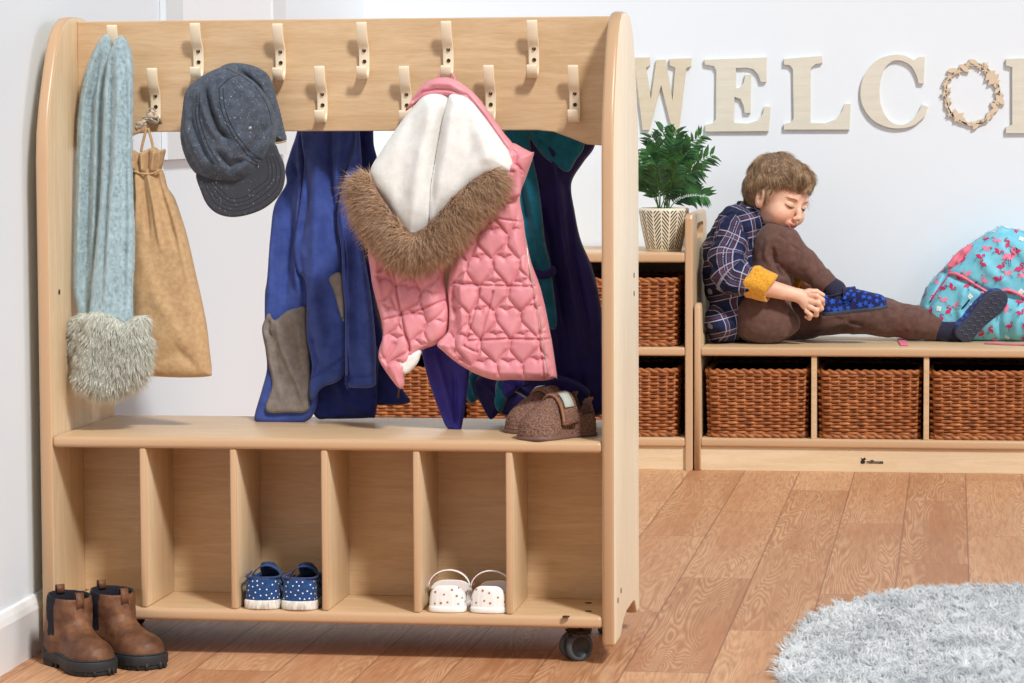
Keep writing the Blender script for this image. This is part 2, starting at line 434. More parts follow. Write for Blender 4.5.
# vinyl planks
mf = Mat('vinyl_planks', rough=0.5, spec=0.3)
tc = mf.n('NewGeometry').outputs['Position']; X_, Y_, Z_ = mf.xyz(tc)[:3]
kx = mf.math('DIVIDE', mf.math('SUBTRACT', X_, 0.8909), 0.1508); ki = mf.math('FLOOR', kx); kf = mf.math('SUBTRACT', kx, ki)
jy = mf.math('DIVIDE', mf.math('SUBTRACT', mf.math('SUBTRACT', Y_, 0.61), mf.math('MULTIPLY', ki, 0.455)), 1.1); ji = mf.math('FLOOR', jy); jf = mf.math('SUBTRACT', jy, ji)
cb = mf.n('CombineXYZ'); mf.l(ki, cb.inputs[0]); mf.l(ji, cb.inputs[1])
wn = mf.n('TexWhiteNoise'); wn.noise_dimensions = '3D'; mf.l(cb.outputs[0], wn.inputs['Vector'])
rnd = wn.outputs['Value']
off = mf.n('VectorMath'); off.operation = 'SCALE'; mf.l(wn.outputs['Color'], off.inputs[0]); off.inputs['Scale'].default_value = 37.0
sc = mf.n('VectorMath'); sc.operation = 'MULTIPLY'; mf.l(tc, sc.inputs[0]); sc.inputs[1].default_value = (14, 1.0, 1)
ad = mf.n('VectorMath'); ad.operation = 'ADD'; mf.l(sc.outputs[0], ad.inputs[0]); mf.l(off.outputs[0], ad.inputs[1])
n1 = mf.noise(ad.outputs[0], 0.85, 2, 0.45, 0.35)
rings = mf.math('SINE', mf.math('MULTIPLY', n1, 230.0))
rings = mf.math('MULTIPLY', mf.math('ADD', rings, 1.0), 0.5)
n2 = mf.noise(ad.outputs[0], 9, 6, 0.65, 0.4); n3 = mf.noise(ad.outputs[0], 0.9, 2, 0.5)
base = mf.ramp(rnd, [(0.0, srgb(176, 121, 82)), (0.5, srgb(190, 136, 96)), (1.0, srgb(205, 155, 114))])
c = mf.mix(mf.math('MULTIPLY', rings, mf.ramp(n3, [(0.3, (0, 0, 0)), (0.6, (0.48, 0.48, 0.48))])), base, srgb(232, 194, 154))
c = mf.mix(mf.ramp(n2, [(0.42, (0.0, 0, 0)), (0.75, (0.6, 0.6, 0.6))]), c, srgb(144, 94, 62))
ex = mf.math('MINIMUM', mf.math('MULTIPLY', mf.math('MINIMUM', kf, mf.math('SUBTRACT', 1.0, kf)), 0.1508), mf.math('MULTIPLY', mf.math('MINIMUM', jf, mf.math('SUBTRACT', 1.0, jf)), 1.1))
c = mf.mix(mf.ramp(mf.math('DIVIDE', ex, 0.004), [(0.2, (0.65, 0.65, 0.65)), (0.6, (0, 0, 0))]), c, srgb(120, 74, 54))
mf.color(c); mf.bump(mf.math('ADD', mf.math('MULTIPLY', rings, 0.5), n2), 0.12, 0.0008)
XL, YB = -0.052, 3.53
tag(obj('floor', rbox(XL-0.3, 6.5, -5.0, YB+0.1, -0.05, 0, 0), mf, smooth=False), kind='structure')
tag(obj('wall_back', rbox(-0.6, 6.5, YB, YB+0.1, 0, 2.7, 0), mw, smooth=False), kind='structure')
WL = lambda y: -0.050-0.0187*y                 # the left wall runs slightly away from the trolley
tag(obj('wall_left', prism([(WL(-5), -5.0), (WL(YB), YB), (WL(YB)-.1, YB), (WL(-5)-.1, -5.0)], 2, 0, 2.7, 0), mw, smooth=False), kind='structure')
sk = [(-0.002, 0.0), (0.0145, 0), (0.0145, 0.082), (0.011, 0.093), (0.006, 0.103), (-0.002, 0.106)]
V = np.array([(WL(y)+p[0], y, p[1]) for y in (-5.0, 3.03) for p in sk]); n = len(sk)
F = [(i, (i+1) % n, n+(i+1) % n, n+i) for i in range(n)]+[tuple(range(n))[::-1], tuple(range(n, 2*n))]
tag(obj('baseboard_left', (V, F), mskirt, smooth=False), kind='structure')
# white framed board hung on the left wall
def atx(px, py, dx):
    d = _fw+_r2*(px-512)/CF-_u2*(py-341.5)/CF; t = (-0.050+dx-0.0187*CAM[1]-CAM[0])/(d[0]+0.0187*d[1]); return CAM+d*t
m_bd = Mat('white_board_face', srgb(240, 243, 246), 0.5); m_fr = Mat('white_frame', srgb(222, 226, 230), 0.6)
y0, y1 = atx(165, 10, .012)[1], atx(285, 10, .012)[1]; z0 = atx(170, 159.5, .012)[2]; z1 = z0+0.62; bw = 0.155
fbd = thing('framed_board', 'white framed board on the left wall, its lower corner showing beside the hanging cap', 'board', (WL(y0)+.005, (y0+y1)/2, z0))
def wallbox(a, b, c, d, t0, t1):
    V = [(WL(y)+t, y, z) for t in (t0, t1) for y, z in ((a, c), (b, c), (b, d), (a, d))]; return np.array(V), [(0, 1, 2, 3), (7, 6, 5, 4), (0, 4, 5, 1), (1, 5, 6, 2), (2, 6, 7, 3), (3, 7, 4, 0)]
obj('panel', wallbox(y0+bw, y1-bw, z0+.03, z1-.03, 0.001, 0.008), m_bd, fbd, smooth=False)
for a_, b_, c_, d_ in ((y0, y0+bw, z0, z1), (y1-bw, y1, z0, z1), (y0+bw, y1-bw, z0, z0+.03), (y0+bw, y1-bw, z1-.03, z1)): obj('frame_bar', wallbox(a_, b_, c_, d_, 0.001, 0.014), m_fr, fbd, smooth=False)
# ------------------------------------------------------------------ coat trolley
ZR = 0.0361; L_, T_ = 0.418, 0.022
trolley = thing('cloakroom_trolley', 'maple double-sided coat trolley with hooks, bench top and six shoe cubbies', 'coat rack', (0.5, L_/2, 0))
front = [(0.0, 0.0), (0.0, 0.86), (0.006, 0.91), (0.022, 0.96), (0.045, 1.01), (0.066, 1.052), (0.088, 1.083), (0.112, 1.104), (0.145, 1.118), (0.18, 1.122)]
side = [(y, z) for y, z in front]+[(L_-y, z) for y, z in reversed(front)]
side += [(L_-0.006, 0.0), (L_-0.04, 0.0), (L_-0.055, 0.012), (L_-0.075, 0.026), (L_-0.10, 0.03), (0.20, 0.03), (0.15, 0.024), (0.115, 0.008), (0.10, 0.0), (0.006, 0.0)]
side = [(y, z+ZR) for y, z in side]
ss = [(0.0, 0.006+ZR)]+side[1:]
ss[0] = (0.0, 0.006+ZR)
for nm, xa in (('side_panel', -T_), ('side_panel', 1.0)):
    v, f = prism(ss, 0, xa, xa+T_, 0.0055, 3)
    v = np.asarray(v); sp = []
    cen = np.array([v[list(q)].mean(0) for q in f]); nrm = np.array([np.cross(v[q[1]]-v[q[0]], v[q[2]]-v[q[0]]) for q in f]); nrm /= np.linalg.norm(nrm, axis=1)[:, None]+1e-12
    mi = (np.abs(nrm[:, 0]) < 0.93).astype(int)
    o = obj(nm, (v, f), [M['maple_v'] if xa < 0 else M['maple_lit'], M['edge']], trolley, smooth=True, midx=mi)
    hx = xa+T_+0.0003
    caps = ([(0.062, 0.62), (0.062, 0.075)] if xa < 0 else [(0.33, 0.64), (0.33, 0.606), (0.05, 0.075), (0.10, 0.085)])
    for yy, zz in caps:
        obj('screw_cap', lathe([(0.0001, hx-0.001), (0.005, hx-0.001), (0.005, hx+0.0006), (0.0001, hx+0.0006)], yy, zz+ZR, 12, 'x'), M['screw'], o)
VM = 0.199
zb, zt = 0.9096+ZR, 1.1143+ZR
# hook board with the stepped lower corners, solid between the sides
nb = 12
lo = [(0.0, zb-0.028), (0.025, zb-0.028), (0.05, zb-0.026), (0.08, zb-0.014), (0.11, zb-0.003), (0.14, zb), (0.86, zb), (0.89, zb-0.003), (0.92, zb-0.014), (0.95, zb-0.026), (0.975, zb-0.028), (1.0, zb-0.028)]
obj('hook_board', prism(lo+[(1.0, zt), (0.0, zt)], 1, VM, VM+0.02, 0.002, 2), M['maple_h'], trolley, smooth=False)
v, f = rbox(0, 1, 0.004, L_-0.004, 0.3427+ZR-0.0005, 0.3627+ZR, 0.0075, 4); v = np.asarray(v)
mi = [1 if abs(np.cross(v[q[1]]-v[q[0]], v[q[2]]-v[q[0]])[2])/ (np.linalg.norm(np.cross(v[q[1]]-v[q[0]], v[q[2]]-v[q[0]]))+1e-15) < 0.9 else 0 for q in f]
obj('bench_top', (v, f), [M['maple_h'], M['edge']], trolley, midx=mi)
v, f = rbox(0, 1, 0.004, L_-0.004, 0.0309+ZR, 0.0529+ZR, 0.0075, 4); v = np.asarray(v)
mi = [1 if abs(np.cross(v[q[1]]-v[q[0]], v[q[2]]-v[q[0]])[2])/ (np.linalg.norm(np.cross(v[q[1]]-v[q[0]], v[q[2]]-v[q[0]]))+1e-15) < 0.9 else 0 for q in f]
bs = obj('bottom_shelf', (v, f), [M['maple_h'], M['edge']], trolley, midx=mi)
for px, py in ((566, 616.5), (588.5, 611.2), (588.5, 603)):
    d = _fw+_r2*(px-512)/CF-_u2*(py-341.5)/CF; p = CAM+d*(0.053+ZR-CAM[2])/d[2]
    obj('screw_cap', lathe([(0.0001, 0.052+ZR), (0.0065, 0.052+ZR), (0.0065, 0.0538+ZR), (0.0001, 0.0538+ZR)], min(p[0], .985), p[1], 14), M['screw'], bs)
obj('back_panel', rbox(0, 1, VM, VM+0.012, 0.0529+ZR, 0.3427+ZR, 0.0005, 1), M['maple_h'], trolley, smooth=False)
for k in range(1, 6):
    x = k/6
    for ya, yb in ((0.008, VM), (VM+0.012, L_-0.008)):
        v, f = rbox(x-0.006, x+0.006, ya, yb, 0.0529+ZR, 0.3427+ZR, 0.003, 2); v = np.asarray(v)
        cen = np.array([v[list(q)].mean(0) for q in f])
        mi = ((cen[:, 1] < ya+0.004) | (cen[:, 1] > yb-0.004)).astype(int)
        obj('divider', (v, f), [M['maple_v'], M['edge']], trolley, midx=mi)
# hooks
def hook_data(x, z, yb, s=1):
    prof = spline([(0.030, 0), (0.028, -0.012), (0.020, -0.032), (0.009, -0.046), (0.0045, -0.060), (0.0040, -0.078), (0.006, -0.090), (0.014, -0.0985), (0.024, -0.0985), (0.031, -0.091), (0.0335, -0.080)], 4, False)
    T = np.gradient(prof, axis=0); T /= np.linalg.norm(T, axis=1)[:, None]; Nn = np.stack([-T[:, 1], T[:, 0]], 1); h = np.full(len(prof), 0.0038); h[0] = 0.003; h[-1] = 0.003
    a = prof+Nn*h[:, None]; b = prof-Nn*h[:, None]; poly = [(yb-s*p[0], z+p[1]) for p in np.vstack([a, b[::-1]])]
    return prism(poly, 0, x-0.0095, x+0.0095, 0.0012, 2)
hook_px = [(112, 25), (195, 23), (277.5, 23.5), (361.5, 22), (446, 21), (532, 20)]
hook_px2 = [(152, 68), (236, 67), (319.5, 66), (404, 66), (488.5, 65), (573, 65)]
for rear in (0, 1):
    for px, py in hook_px+hook_px2:
        p = at(px, py, VM-0.028 if True else VM); yb = VM if not rear else VM+0.02; s = 1 if not rear else -1
        h = obj('coat_hook', hook_data(p[0], p[2], yb, s), M['hook'], trolley, smooth=True)
        if not rear:
            for dz, yo in ((-0.051, 0.0112), (-0.071, 0.0088)):
                yy = yb-yo
                obj('screw', lathe([(0.0001, yy+0.002), (0.0036, yy+0.002), (0.0036, yy-0.0006), (0.002, yy-0.0008), (0.0018, yy+0.0001), (0.0001, yy+0.0001)], p[0]+0.001, p[2]+dz, 12, 'y'), M['screw'], h)
    if rear == 0: pass
# casters
def caster(x, y, ang):
    top = 0.0309+ZR; c = thing.__globals__['bpy'].data.objects.new('caster', None); COL.objects.link(c); c.parent = trolley; c.location = np.array((x, y, 0))-parent_world(trolley)
    R = 0.026; ca, sa = math.cos(ang), math.sin(ang)
    def rot(v): v = np.asarray(v, float).copy(); a, b = v[:, 0]-x, v[:, 1]-y; v[:, 0] = x+a*ca-b*sa; v[:, 1] = y+a*sa+b*ca; return v
    for s in (-1, 1):
        prof = [(0.0001, -0.007), (R-0.006, -0.007), (R-0.001, -0.005), (R, -0.002), (R, 0.003), (R-0.002, 0.006), (R-0.007, 0.0075), (R-0.008, 0.006), (0.0001, 0.0065)]
        v, f = lathe([(r, x+s*(0.0125+w)) for r, w in prof], y, R, 28, 'x')
        cen = np.array([np.asarray(v)[list(q)] .mean(0) for q in f]); rr = np.hypot(cen[:, 1]-y, cen[:, 2]-R)
        obj('wheel', (rot(v), f), [M['black'], M['grey_rubber']], c, midx=(rr > R-0.0075).astype(int))
    v, f = join(rbox(x-0.0045, x+0.0045, y-0.02, y+0.022, 0.02, 0.052, 0.004), rbox(x-0.019, x+0.019, y-0.013, y+0.018, 0.050, 0.056, 0.003), lathe([(0.004, 0.05), (0.004, top+0.001)], x, y+0.01, 10))
    obj('housing', (rot(v), f), M['black'], c)
    v, f = rbox(x+0.012, x+0.03, y-0.022, y-0.008, 0.047, 0.053, 0.002); obj('brake_lever', (rot(v), f), M['black'], c)
caster(0.945, 0.065, -0.95); caster(0.05, 0.065, 0.3); caster(0.945, 0.35, 0.1); caster(0.05, 0.35, 0.5)

# ------------------------------------------------------------------ low bench unit and tall shelf unit against the back wall
YF = 3.038
def edged(v, f, axis_dirs):
    v = np.asarray(v); out = []
    for q in f:
        n = np.cross(v[q[1]]-v[q[0]], v[q[2]]-v[q[0]]); n = n/(np.linalg.norm(n)+1e-15); out.append(0 if abs(n[axis_dirs]) > 0.9 else 1)
    return out
def shelf_board(name, x0, x1, y0, y1, z0, z1, par, mat='maple_h'):
    v, f = rbox(x0, x1, y0, y1, z0, z1, 0.006, 3); return obj(name, (v, f), [M[mat], M['edge']], par, midx=edged(v, f, 2))
def upright(name, poly, x0, x1, par, hole=None):
    v, f = prism(poly, 0, x0, x1, 0.005, 3); return obj(name, (v, f), [M['maple_v'], M['edge']], par, midx=edged(v, f, 0))
bench = thing('bench_unit', 'low maple bench with three basket bays beneath the seat', 'bench', (1.35, YF+0.2, 0))
zs = 0.3425; zst = 0.319; yb_ = YB-0.012
pan = [(YF, 0.0), (YF, zs+0.108), (YF+0.008, zs+0.12), (YF+0.05, zs+0.122), (YF+0.07, zs+0.105), (YF+0.078, zs+0.055), (YF+0.10, zs+0.035), (YF+0.13, zs+0.03), (yb_-0.02, zs+0.03), (yb_, zs+0.02), (yb_, 0)]
xb0 = 0.9015; tb_ = 0.0175
upright('end_panel', pan, xb0, xb0+tb_, bench); upright('end_panel', pan, xb0+1.0-0.02, xb0+1.0, bench)
xi0, xi1 = xb0+tb_, xb0+0.98
shelf_board('seat', xi0, xi1, YF+0.002, yb_, zst, zs, bench)
shelf_board('bottom_shelf', xi0, xi1, YF+0.002, yb_, 0.0665, 0.0905, bench)
for xa in (1.2234, 1.5300): obj('divider', rbox(xa, xa+0.015, YF+0.01, yb_, 0.0905, zst, 0.002), M['maple_h'], bench, smooth=False)
pl = obj('plinth', rbox(xi0, xi1, YF+0.012, YF+0.028, 0.0, 0.0665, 0.001), M['plinth'], bench, smooth=False)
obj('back_panel', rbox(xi0, xi1, yb_-0.008, yb_, 0.0905, zst, 0), M['maple_h'], bench, smooth=False)
mlogo = Mat('black_print', srgb(30, 28, 26), 0.6)
def text_data(s, size, width, x, y, z, depth=0.0006, bold=0.0):
    cu = bpy.data.curves.new('t', 'FONT'); cu.body = s; cu.size = size; cu.extrude = depth; cu.offset = bold
    to = bpy.data.objects.new('t', cu); COL.objects.link(to); dg = bpy.context.evaluated_depsgraph_get(); me = bpy.data.meshes.new_from_object(to.evaluated_get(dg))
    v = np.array([q.co[:] for q in me.vertices]); f = [tuple(p.vertices) for p in me.polygons]
    bpy.data.objects.remove(to); v[:, 0] *= width/(v[:, 0].max()-v[:, 0].min()); v[:, 0] -= v[:, 0].min()
    return np.stack([x+v[:, 0], y-v[:, 2], z+v[:, 1]], 1), f
lp = at(866, 464, YF+0.0115)
tv = text_data('millhouse', 0.014, 0.045, lp[0]+0.002, YF+0.0115, lp[2]+0.0015, bold=0.0003)
bird = prism([(lp[0]-0.014, lp[2]+0.001), (lp[0]-0.004, lp[2]+0.001), (lp[0]-0.001, lp[2]+0.008), (lp[0]-0.006, lp[2]+0.0085), (lp[0]+0.0, lp[2]+0.013), (lp[0]-0.003, lp[2]+0.018), (lp[0]-0.009, lp[2]+0.0145), (lp[0]-0.015, lp[2]+0.017), (lp[0]-0.011, lp[2]+0.011), (lp[0]-0.015, lp[2]+0.008)], 1, YF+0.0108, YF+0.0116)
tag(obj('logo', join(tv, bird), mlogo, pl, smooth=False), label='small black bird emblem and lettering')

tall = thing('shelf_unit', 'taller maple shelving unit with baskets behind the coat trolley', 'shelf unit', (0.4, YF+0.2, 0))
xt1 = 0.8968; xt0 = -0.104; tt = 0.021
zt_ = 0.7115
def side_with_slot():
    bm = bmesh.new(); y0, y1 = YF, yb_
    out = [(y0, 0), (y0, zt_-0.014), (y0+0.005, zt_-0.004), (y0+0.016, zt_), (y1-0.045, zt_), (y1-0.015, zt_-0.004), (y1, zt_-0.03), (y1, 0)]
    hy0, hy1, hz0, hz1 = y0+0.15, y0+0.36, zt_-0.075, zt_-0.03
    hole = [(hy0, hz0), (hy0, hz1-0.01), (hy0+0.01, hz1), (hy1-0.01, hz1), (hy1, hz1-0.01), (hy1, hz0), (hy1-0.0, hz0)]
    return out, (hy0, hy1, hz0, hz1)
def slotted(name, x0, x1, par):
    out, (a, b, c, d) = side_with_slot()
    v, f = prism(out, 0, x0, x1, 0.005, 3)
    me = raw(name, v, f, [M['maple_v'], M['edge']], None, True); o = bpy.data.objects.new(name, me); COL.objects.link(o)
    cv, cf = prism([(a, c+0.01), (a, d-0.01), (a+0.01, d), (b-0.01, d), (b, d-0.01), (b, c+0.01), (b-0.01, c), (a+0.01, c)], 0, x0-0.05, x1+0.05)
    cm = raw('c', cv, cf, M['edge']); co = bpy.data.objects.new('c', cm); COL.objects.link(co)
    md = o.modifiers.new('b', 'BOOLEAN'); md.operation = 'DIFFERENCE'; md.object = co; md.solver = 'EXACT'
    dg = bpy.context.evaluated_depsgraph_get(); m2 = bpy.data.meshes.new_from_object(o.evaluated_get(dg))
    v2 = np.array([q.co[:] for q in m2.vertices]); f2 = [tuple(p.vertices) for p in m2.polygons]
    bpy.data.objects.remove(o); bpy.data.objects.remove(co)
    return obj(name, (v2, f2), [M['maple_v'], M['edge']], par, smooth=False, midx=edged(v2, f2, 0))
slotted('end_panel', xt1-tt, xt1, tall); slotted('end_panel', xt0, xt0+tt, tall)
xa, xb = xt0+tt, xt1-tt
shelf_board('top_shelf', xa, xb, YF+0.002, yb_, 0.577, 0.604, tall)
shelf_board('middle_shelf', xa, xb, YF+0.002, yb_, 0.318, 0.342, tall)
shelf_board('bottom_shelf', xa, xb, YF+0.002, yb_, 0.0655, 0.0905, tall)
obj('plinth', rbox(xa, xb, YF+0.012, YF+0.028, 0, 0.0655, 0.001), M['plinth'], tall, smooth=False)
obj('back_panel', rbox(xa, xb, yb_-0.008, yb_, 0.0905, 0.577, 0), M['maple_h'], tall, smooth=False)
for k in (1, 2):
    xd = xa+(xb-xa)*k/3
    for z0, z1 in ((0.0905, 0.318), (0.342, 0.577)): obj('divider', rbox(xd-0.0075, xd+0.0075, YF+0.01, yb_, z0, z1, 0.002), M['maple_h'], tall, smooth=False)

# ------------------------------------------------------------------ wicker baskets
mwk = Mat('brown_wicker', rough=0.42, spec=0.4)
vv = mwk.coord('Object', (1, 1, 1)); nn = mwk.noise(vv, 38, 3); n4 = mwk.noise(vv, 6, 2)
mwk.color(mwk.mix(mwk.ramp(n4, [(0.35, (0, 0, 0)), (0.65, (0.5, 0.5, 0.5))]), mwk.ramp(nn, [(0.3, srgb(116, 66, 34)), (0.55, srgb(168, 102, 56)), (0.75, srgb(196, 132, 82))]), srgb(150, 84, 44)))
mdk = Mat('wicker_inside_shade', srgb(44, 26, 18), 0.8)  # shade inside the baskets put into the liner's dark colour
def basket_mesh(w=0.278, d=0.36, h=0.188):
    def perim(t, z, off):
        hw, hd = w/2*(0.965+0.035*z/h)+off, d/2*(0.965+0.035*z/h)+off; rc = 0.03
        a = 2*(hw-rc); b = 2*(hd-rc); c = PI*rc/2; P = 2*a+2*b+4*c; s = (t % 1)*P
        segs = [('l', (-hw+rc, -hd), (1, 0), a), ('a', (hw-rc, -hd+rc), -PI/2, c), ('l', (hw, -hd+rc), (0, 1), b), ('a', (hw-rc, hd-rc), 0, c), ('l', (hw-rc, hd), (-1, 0), a), ('a', (-hw+rc, hd-rc), PI/2, c), ('l', (-hw, hd-rc), (0, -1), b), ('a', (-hw+rc, -hd+rc), PI, c)]
        for kd, p, q, ln in segs:
            if s <= ln+1e-9:
                if kd == 'l': return p[0]+q[0]*s, p[1]+q[1]*s
                an = q+s/rc; return p[0]+rc*math.cos(an), p[1]+rc*math.sin(an)
            s -= ln
        return -hw+rc, -hd
    nst = 50; npt = nst*4; parts = []; rows = 19
    def ring(z, r, amp, ph, n=5, zf=None):
        V = []
        pts = []
        for i in range(npt):
            t = i/npt; o = amp*math.sin(PI*(t*nst)+ph); x, y = perim(t, z, o); zz = z+(zf(t) if zf else 0); pts.append((x, y, zz))
        pts = np.array(pts); T = np.roll(pts, -1, 0)-np.roll(pts, 1, 0); T[:, 2] = 0; T /= np.linalg.norm(T, axis=1)[:, None]; O = np.stack([T[:, 1], -T[:, 0], 0*T[:, 0]], 1)
        for k in range(n):
            a = 2*PI*k/n; V.append(pts+O*(r*math.cos(a))+np.array([0, 0, 1])*r*math.sin(a)*1.15)
        V = np.stack(V, 1).reshape(-1, 3); I = np.arange(npt); J = (I+1) % npt
        F = np.concatenate([np.stack([I*n+k, J*n+k, J*n+(k+1) % n, I*n+(k+1) % n], 1) for k in range(n)])
        return V, F
    for r in range(rows):
        z = 0.014+r*(h-0.028)/(rows-1)
        parts.append(ring(z, 0.0040, 0.0034, (r % 2)*PI))
    for ph in (0, PI):
        parts.append(ring(h-0.005, 0.0052, 0.004, ph, zf=lambda t, ph=ph: 0.0035*math.cos(PI*t*nst+ph)))
        parts.append(ring(0.006, 0.0048, 0.0035, ph, zf=lambda t, ph=ph: 0.003*math.cos(PI*t*nst+ph)))
    V, F = joinq(*parts)
    stk = []
    for i in range(nst):
        t = (i+0.0)/nst; a = perim(t, 0.004, 0); b = perim(t, h-0.004, 0); stk.append(tube([(a[0], a[1], 0.003), (b[0], b[1], h-0.003)], 0.003, 5))
    inner = []
    # hollow liner: a thin-walled tray
    n = 64; rr = []
    for z, off in ((0.003, -0.004), (h-0.008, -0.004), (h-0.008, -0.0075), (0.008, -0.0075)):
        rr.append([(*perim(i/n, z, off), z) for i in range(n)])
    LV = np.array(rr).reshape(-1, 3); LF = [(k*n+i, k*n+(i+1) % n, (k+1)*n+(i+1) % n, (k+1)*n+i) for k in range(3) for i in range(n)]+[tuple(range(n))[::-1], tuple(3*n+i for i in range(n))]
    return (V, F), join(*stk), (LV, LF)
(wv, wf), st_, ln_ = basket_mesh()
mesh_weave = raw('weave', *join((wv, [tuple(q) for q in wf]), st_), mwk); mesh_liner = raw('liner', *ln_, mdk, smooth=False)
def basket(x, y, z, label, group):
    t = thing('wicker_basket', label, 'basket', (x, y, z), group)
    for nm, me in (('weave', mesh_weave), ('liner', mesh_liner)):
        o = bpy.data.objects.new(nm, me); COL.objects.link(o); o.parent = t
    return t
bz = 0.0915
for px, lab in ((757, 'brown wicker basket in the left bay under the boy'), (869.5, 'brown wicker basket in the middle bay above the small logo'), (981.5, 'brown wicker basket in the right bay under the flamingo bag')):
    basket(at(px, 400, YF+0.02)[0], YF+0.02+0.18, bz, lab, 'baskets under the bench seat')
gw = (xb-xa)/3
basket(xb-gw/2-0.004, YF+0.2, 0.343, 'brown wicker basket on the middle shelf, below the potted fern', 'baskets in the tall unit')
basket(xb-gw/2-0.004, YF+0.2, bz, 'brown wicker basket on the lowest shelf, right of the trolley', 'baskets in the tall unit')
basket(xb-3*gw/2, YF+0.2, bz, 'brown wicker basket glimpsed between hanging coats, behind the small dark sleeve', 'baskets in the tall unit')
basket(xb-5*gw/2+0.01, YF+0.2, bz, 'brown wicker basket seen between blue jacket and pink coat', 'baskets in the tall unit')
# ------------------------------------------------------------------ cloth materials
def cloth_mat(name, c1, c2, scale=90, rough=0.85, bump=0.25, sheen=0.12, axis=None, dist=0.0015):
    m = Mat(name, rough=rough, spec=0.25); m.b.inputs['Sheen Weight'].default_value = sheen; m.b.inputs['Sheen Roughness'].default_value = 0.5
    v = m.coord('Object', axis or (1, 1, 1)); n = m.noise(v, scale, 4, 0.6); m.color(m.ramp(n, [(0.35, c1), (0.65, c2)])); m.bump(m.noise(v, scale*4, 3, 0.6), bump, dist); return m
m_scarf = cloth_mat('light_blue_knit', srgb(150, 174, 182), srgb(172, 195, 202), 160, 0.9, 0.5, 0.6, (1, 1, 0.5))
m_bag = cloth_mat('tan_cotton', srgb(180, 146, 106), srgb(196, 164, 124), 120, 0.85, 0.3)
m_cap = cloth_mat('slate_flecked_cotton', srgb(62, 74, 90), srgb(82, 94, 110), 90, 0.85, 0.4)
v_ = m_cap.coord('Object', (1, 1, 1), rot=(0, 0.9, 0)); v2_ = m_cap.n('VectorMath'); v2_.operation = 'MULTIPLY'; m_cap.l(v_, v2_.inputs[0]); v2_.inputs[1].default_value = (1, 1, 0.32)
fl = m_cap.ramp(m_cap.noise(v2_.outputs[0], 520, 1, 0.4), [(0.70, (0, 0, 0)), (0.76, (0.8, 0.8, 0.8))])
m_cap.color(m_cap.mix(fl, m_cap.ramp(m_cap.noise(v_, 90, 4, 0.6), [(0.35, srgb(62, 70, 82)), (0.65, srgb(82, 90, 102))]), srgb(176, 184, 192)))
m_brim = cloth_mat('charcoal_flecked_cotton', srgb(52, 55, 62), srgb(66, 69, 76), 90, 0.85, 0.4)
v_ = m_brim.coord('Object', (1, 1, 1), rot=(0, 0.5, 0)); v2_ = m_brim.n('VectorMath'); v2_.operation = 'MULTIPLY'; m_brim.l(v_, v2_.inputs[0]); v2_.inputs[1].default_value = (1, 1, 0.32)
fl = m_brim.ramp(m_brim.noise(v2_.outputs[0], 520, 1, 0.4), [(0.70, (0, 0, 0)), (0.76, (0.8, 0.8, 0.8))])
m_brim.color(m_brim.mix(fl, srgb(60, 62, 68), srgb(150, 152, 156)))
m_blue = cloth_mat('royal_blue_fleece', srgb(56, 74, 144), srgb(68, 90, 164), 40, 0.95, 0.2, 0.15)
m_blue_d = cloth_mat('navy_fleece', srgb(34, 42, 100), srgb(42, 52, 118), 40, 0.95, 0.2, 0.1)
m_greyl = cloth_mat('grey_pocket_lining', srgb(122, 114, 108), srgb(142, 134, 128), 60, 0.8, 0.15)
m_pink = cloth_mat('pink_quilted_nylon', srgb(218, 136, 147), srgb(229, 154, 163), 30, 0.5, 0.15, 0.15); m_pink.b.inputs['Specular IOR Level'].default_value = 0.5
m_white = cloth_mat('white_fleece', srgb(226, 226, 222), srgb(238, 238, 234), 50, 0.95, 0.3, 0.3)
m_teal = cloth_mat('teal_fleece', srgb(12, 98, 122), srgb(18, 116, 142), 60, 0.95, 0.4, 0.4)
m_navy = cloth_mat('dark_indigo_nylon', srgb(30, 26, 84), srgb(40, 34, 104), 30, 0.6, 0.1, 0.1)
m_indigo = cloth_mat('bright_indigo_nylon', srgb(44, 40, 132), srgb(54, 50, 150), 30, 0.6, 0.1, 0.1)
m_stitch = Mat('dark_stitching', srgb(34, 40, 52), 0.8)
def fur_mat(name, c1, c2, c3):
    m = Mat(name, rough=0.75, spec=0.25); a = m.xyz(m.attr()); v = m.coord('Object', (1, 1, 1)); n2 = m.noise(v, 60, 2)
    t = m.math('ADD', m.math('MULTIPLY', a[1], 0.55), m.math('MULTIPLY', a[0], 0.45))
    return m.color(m.mix(m.ramp(n2, [(0.35, (0, 0, 0)), (0.7, (0.5, 0.5, 0.5))]), m.ramp(t, [(0.12, c1), (0.65, c2)]), c3))
m_fur_g = fur_mat('pale_green_grey_fur', srgb(178, 180, 166), srgb(240, 242, 232), srgb(222, 224, 213))
m_fur_b = fur_mat('brown_fake_fur', srgb(92, 62, 42), srgb(218, 184, 152), srgb(182, 142, 110))
m_rope = cloth_mat('beige_cord', srgb(150, 130, 108), srgb(214, 204, 188), 260, 0.9, 0.5)
m_zip = Mat('pale_metal_zip', srgb(200, 190, 180), 0.35, 0.5, Metallic=0.6)

def wline(pts, Y, n=6): return np.array([at(a, b, Y) for a, b in spline([(a, b) for a, b in pts], n, False)])
def on_surface(bvh, pts, Y, off=0.0004, n=8, d=None):
    out = []
    for a, b in spline(pts, n, False):
        p = Vector(at(a, b, Y)); dr = Vector((at(a, b, Y)-CAM)).normalized(); h = bvh.ray_cast(p-dr*0.6, dr, 1.5)
        if h[0] is not None: out.append(np.array(h[0][:])-np.array(dr[:])*off)
    return np.array(out)
def qf(F): return [tuple(int(i) for i in q) for q in F]
def pobj(name, pv, mat, parent, **kw):
    return obj(name, pv, mat, parent, **kw)

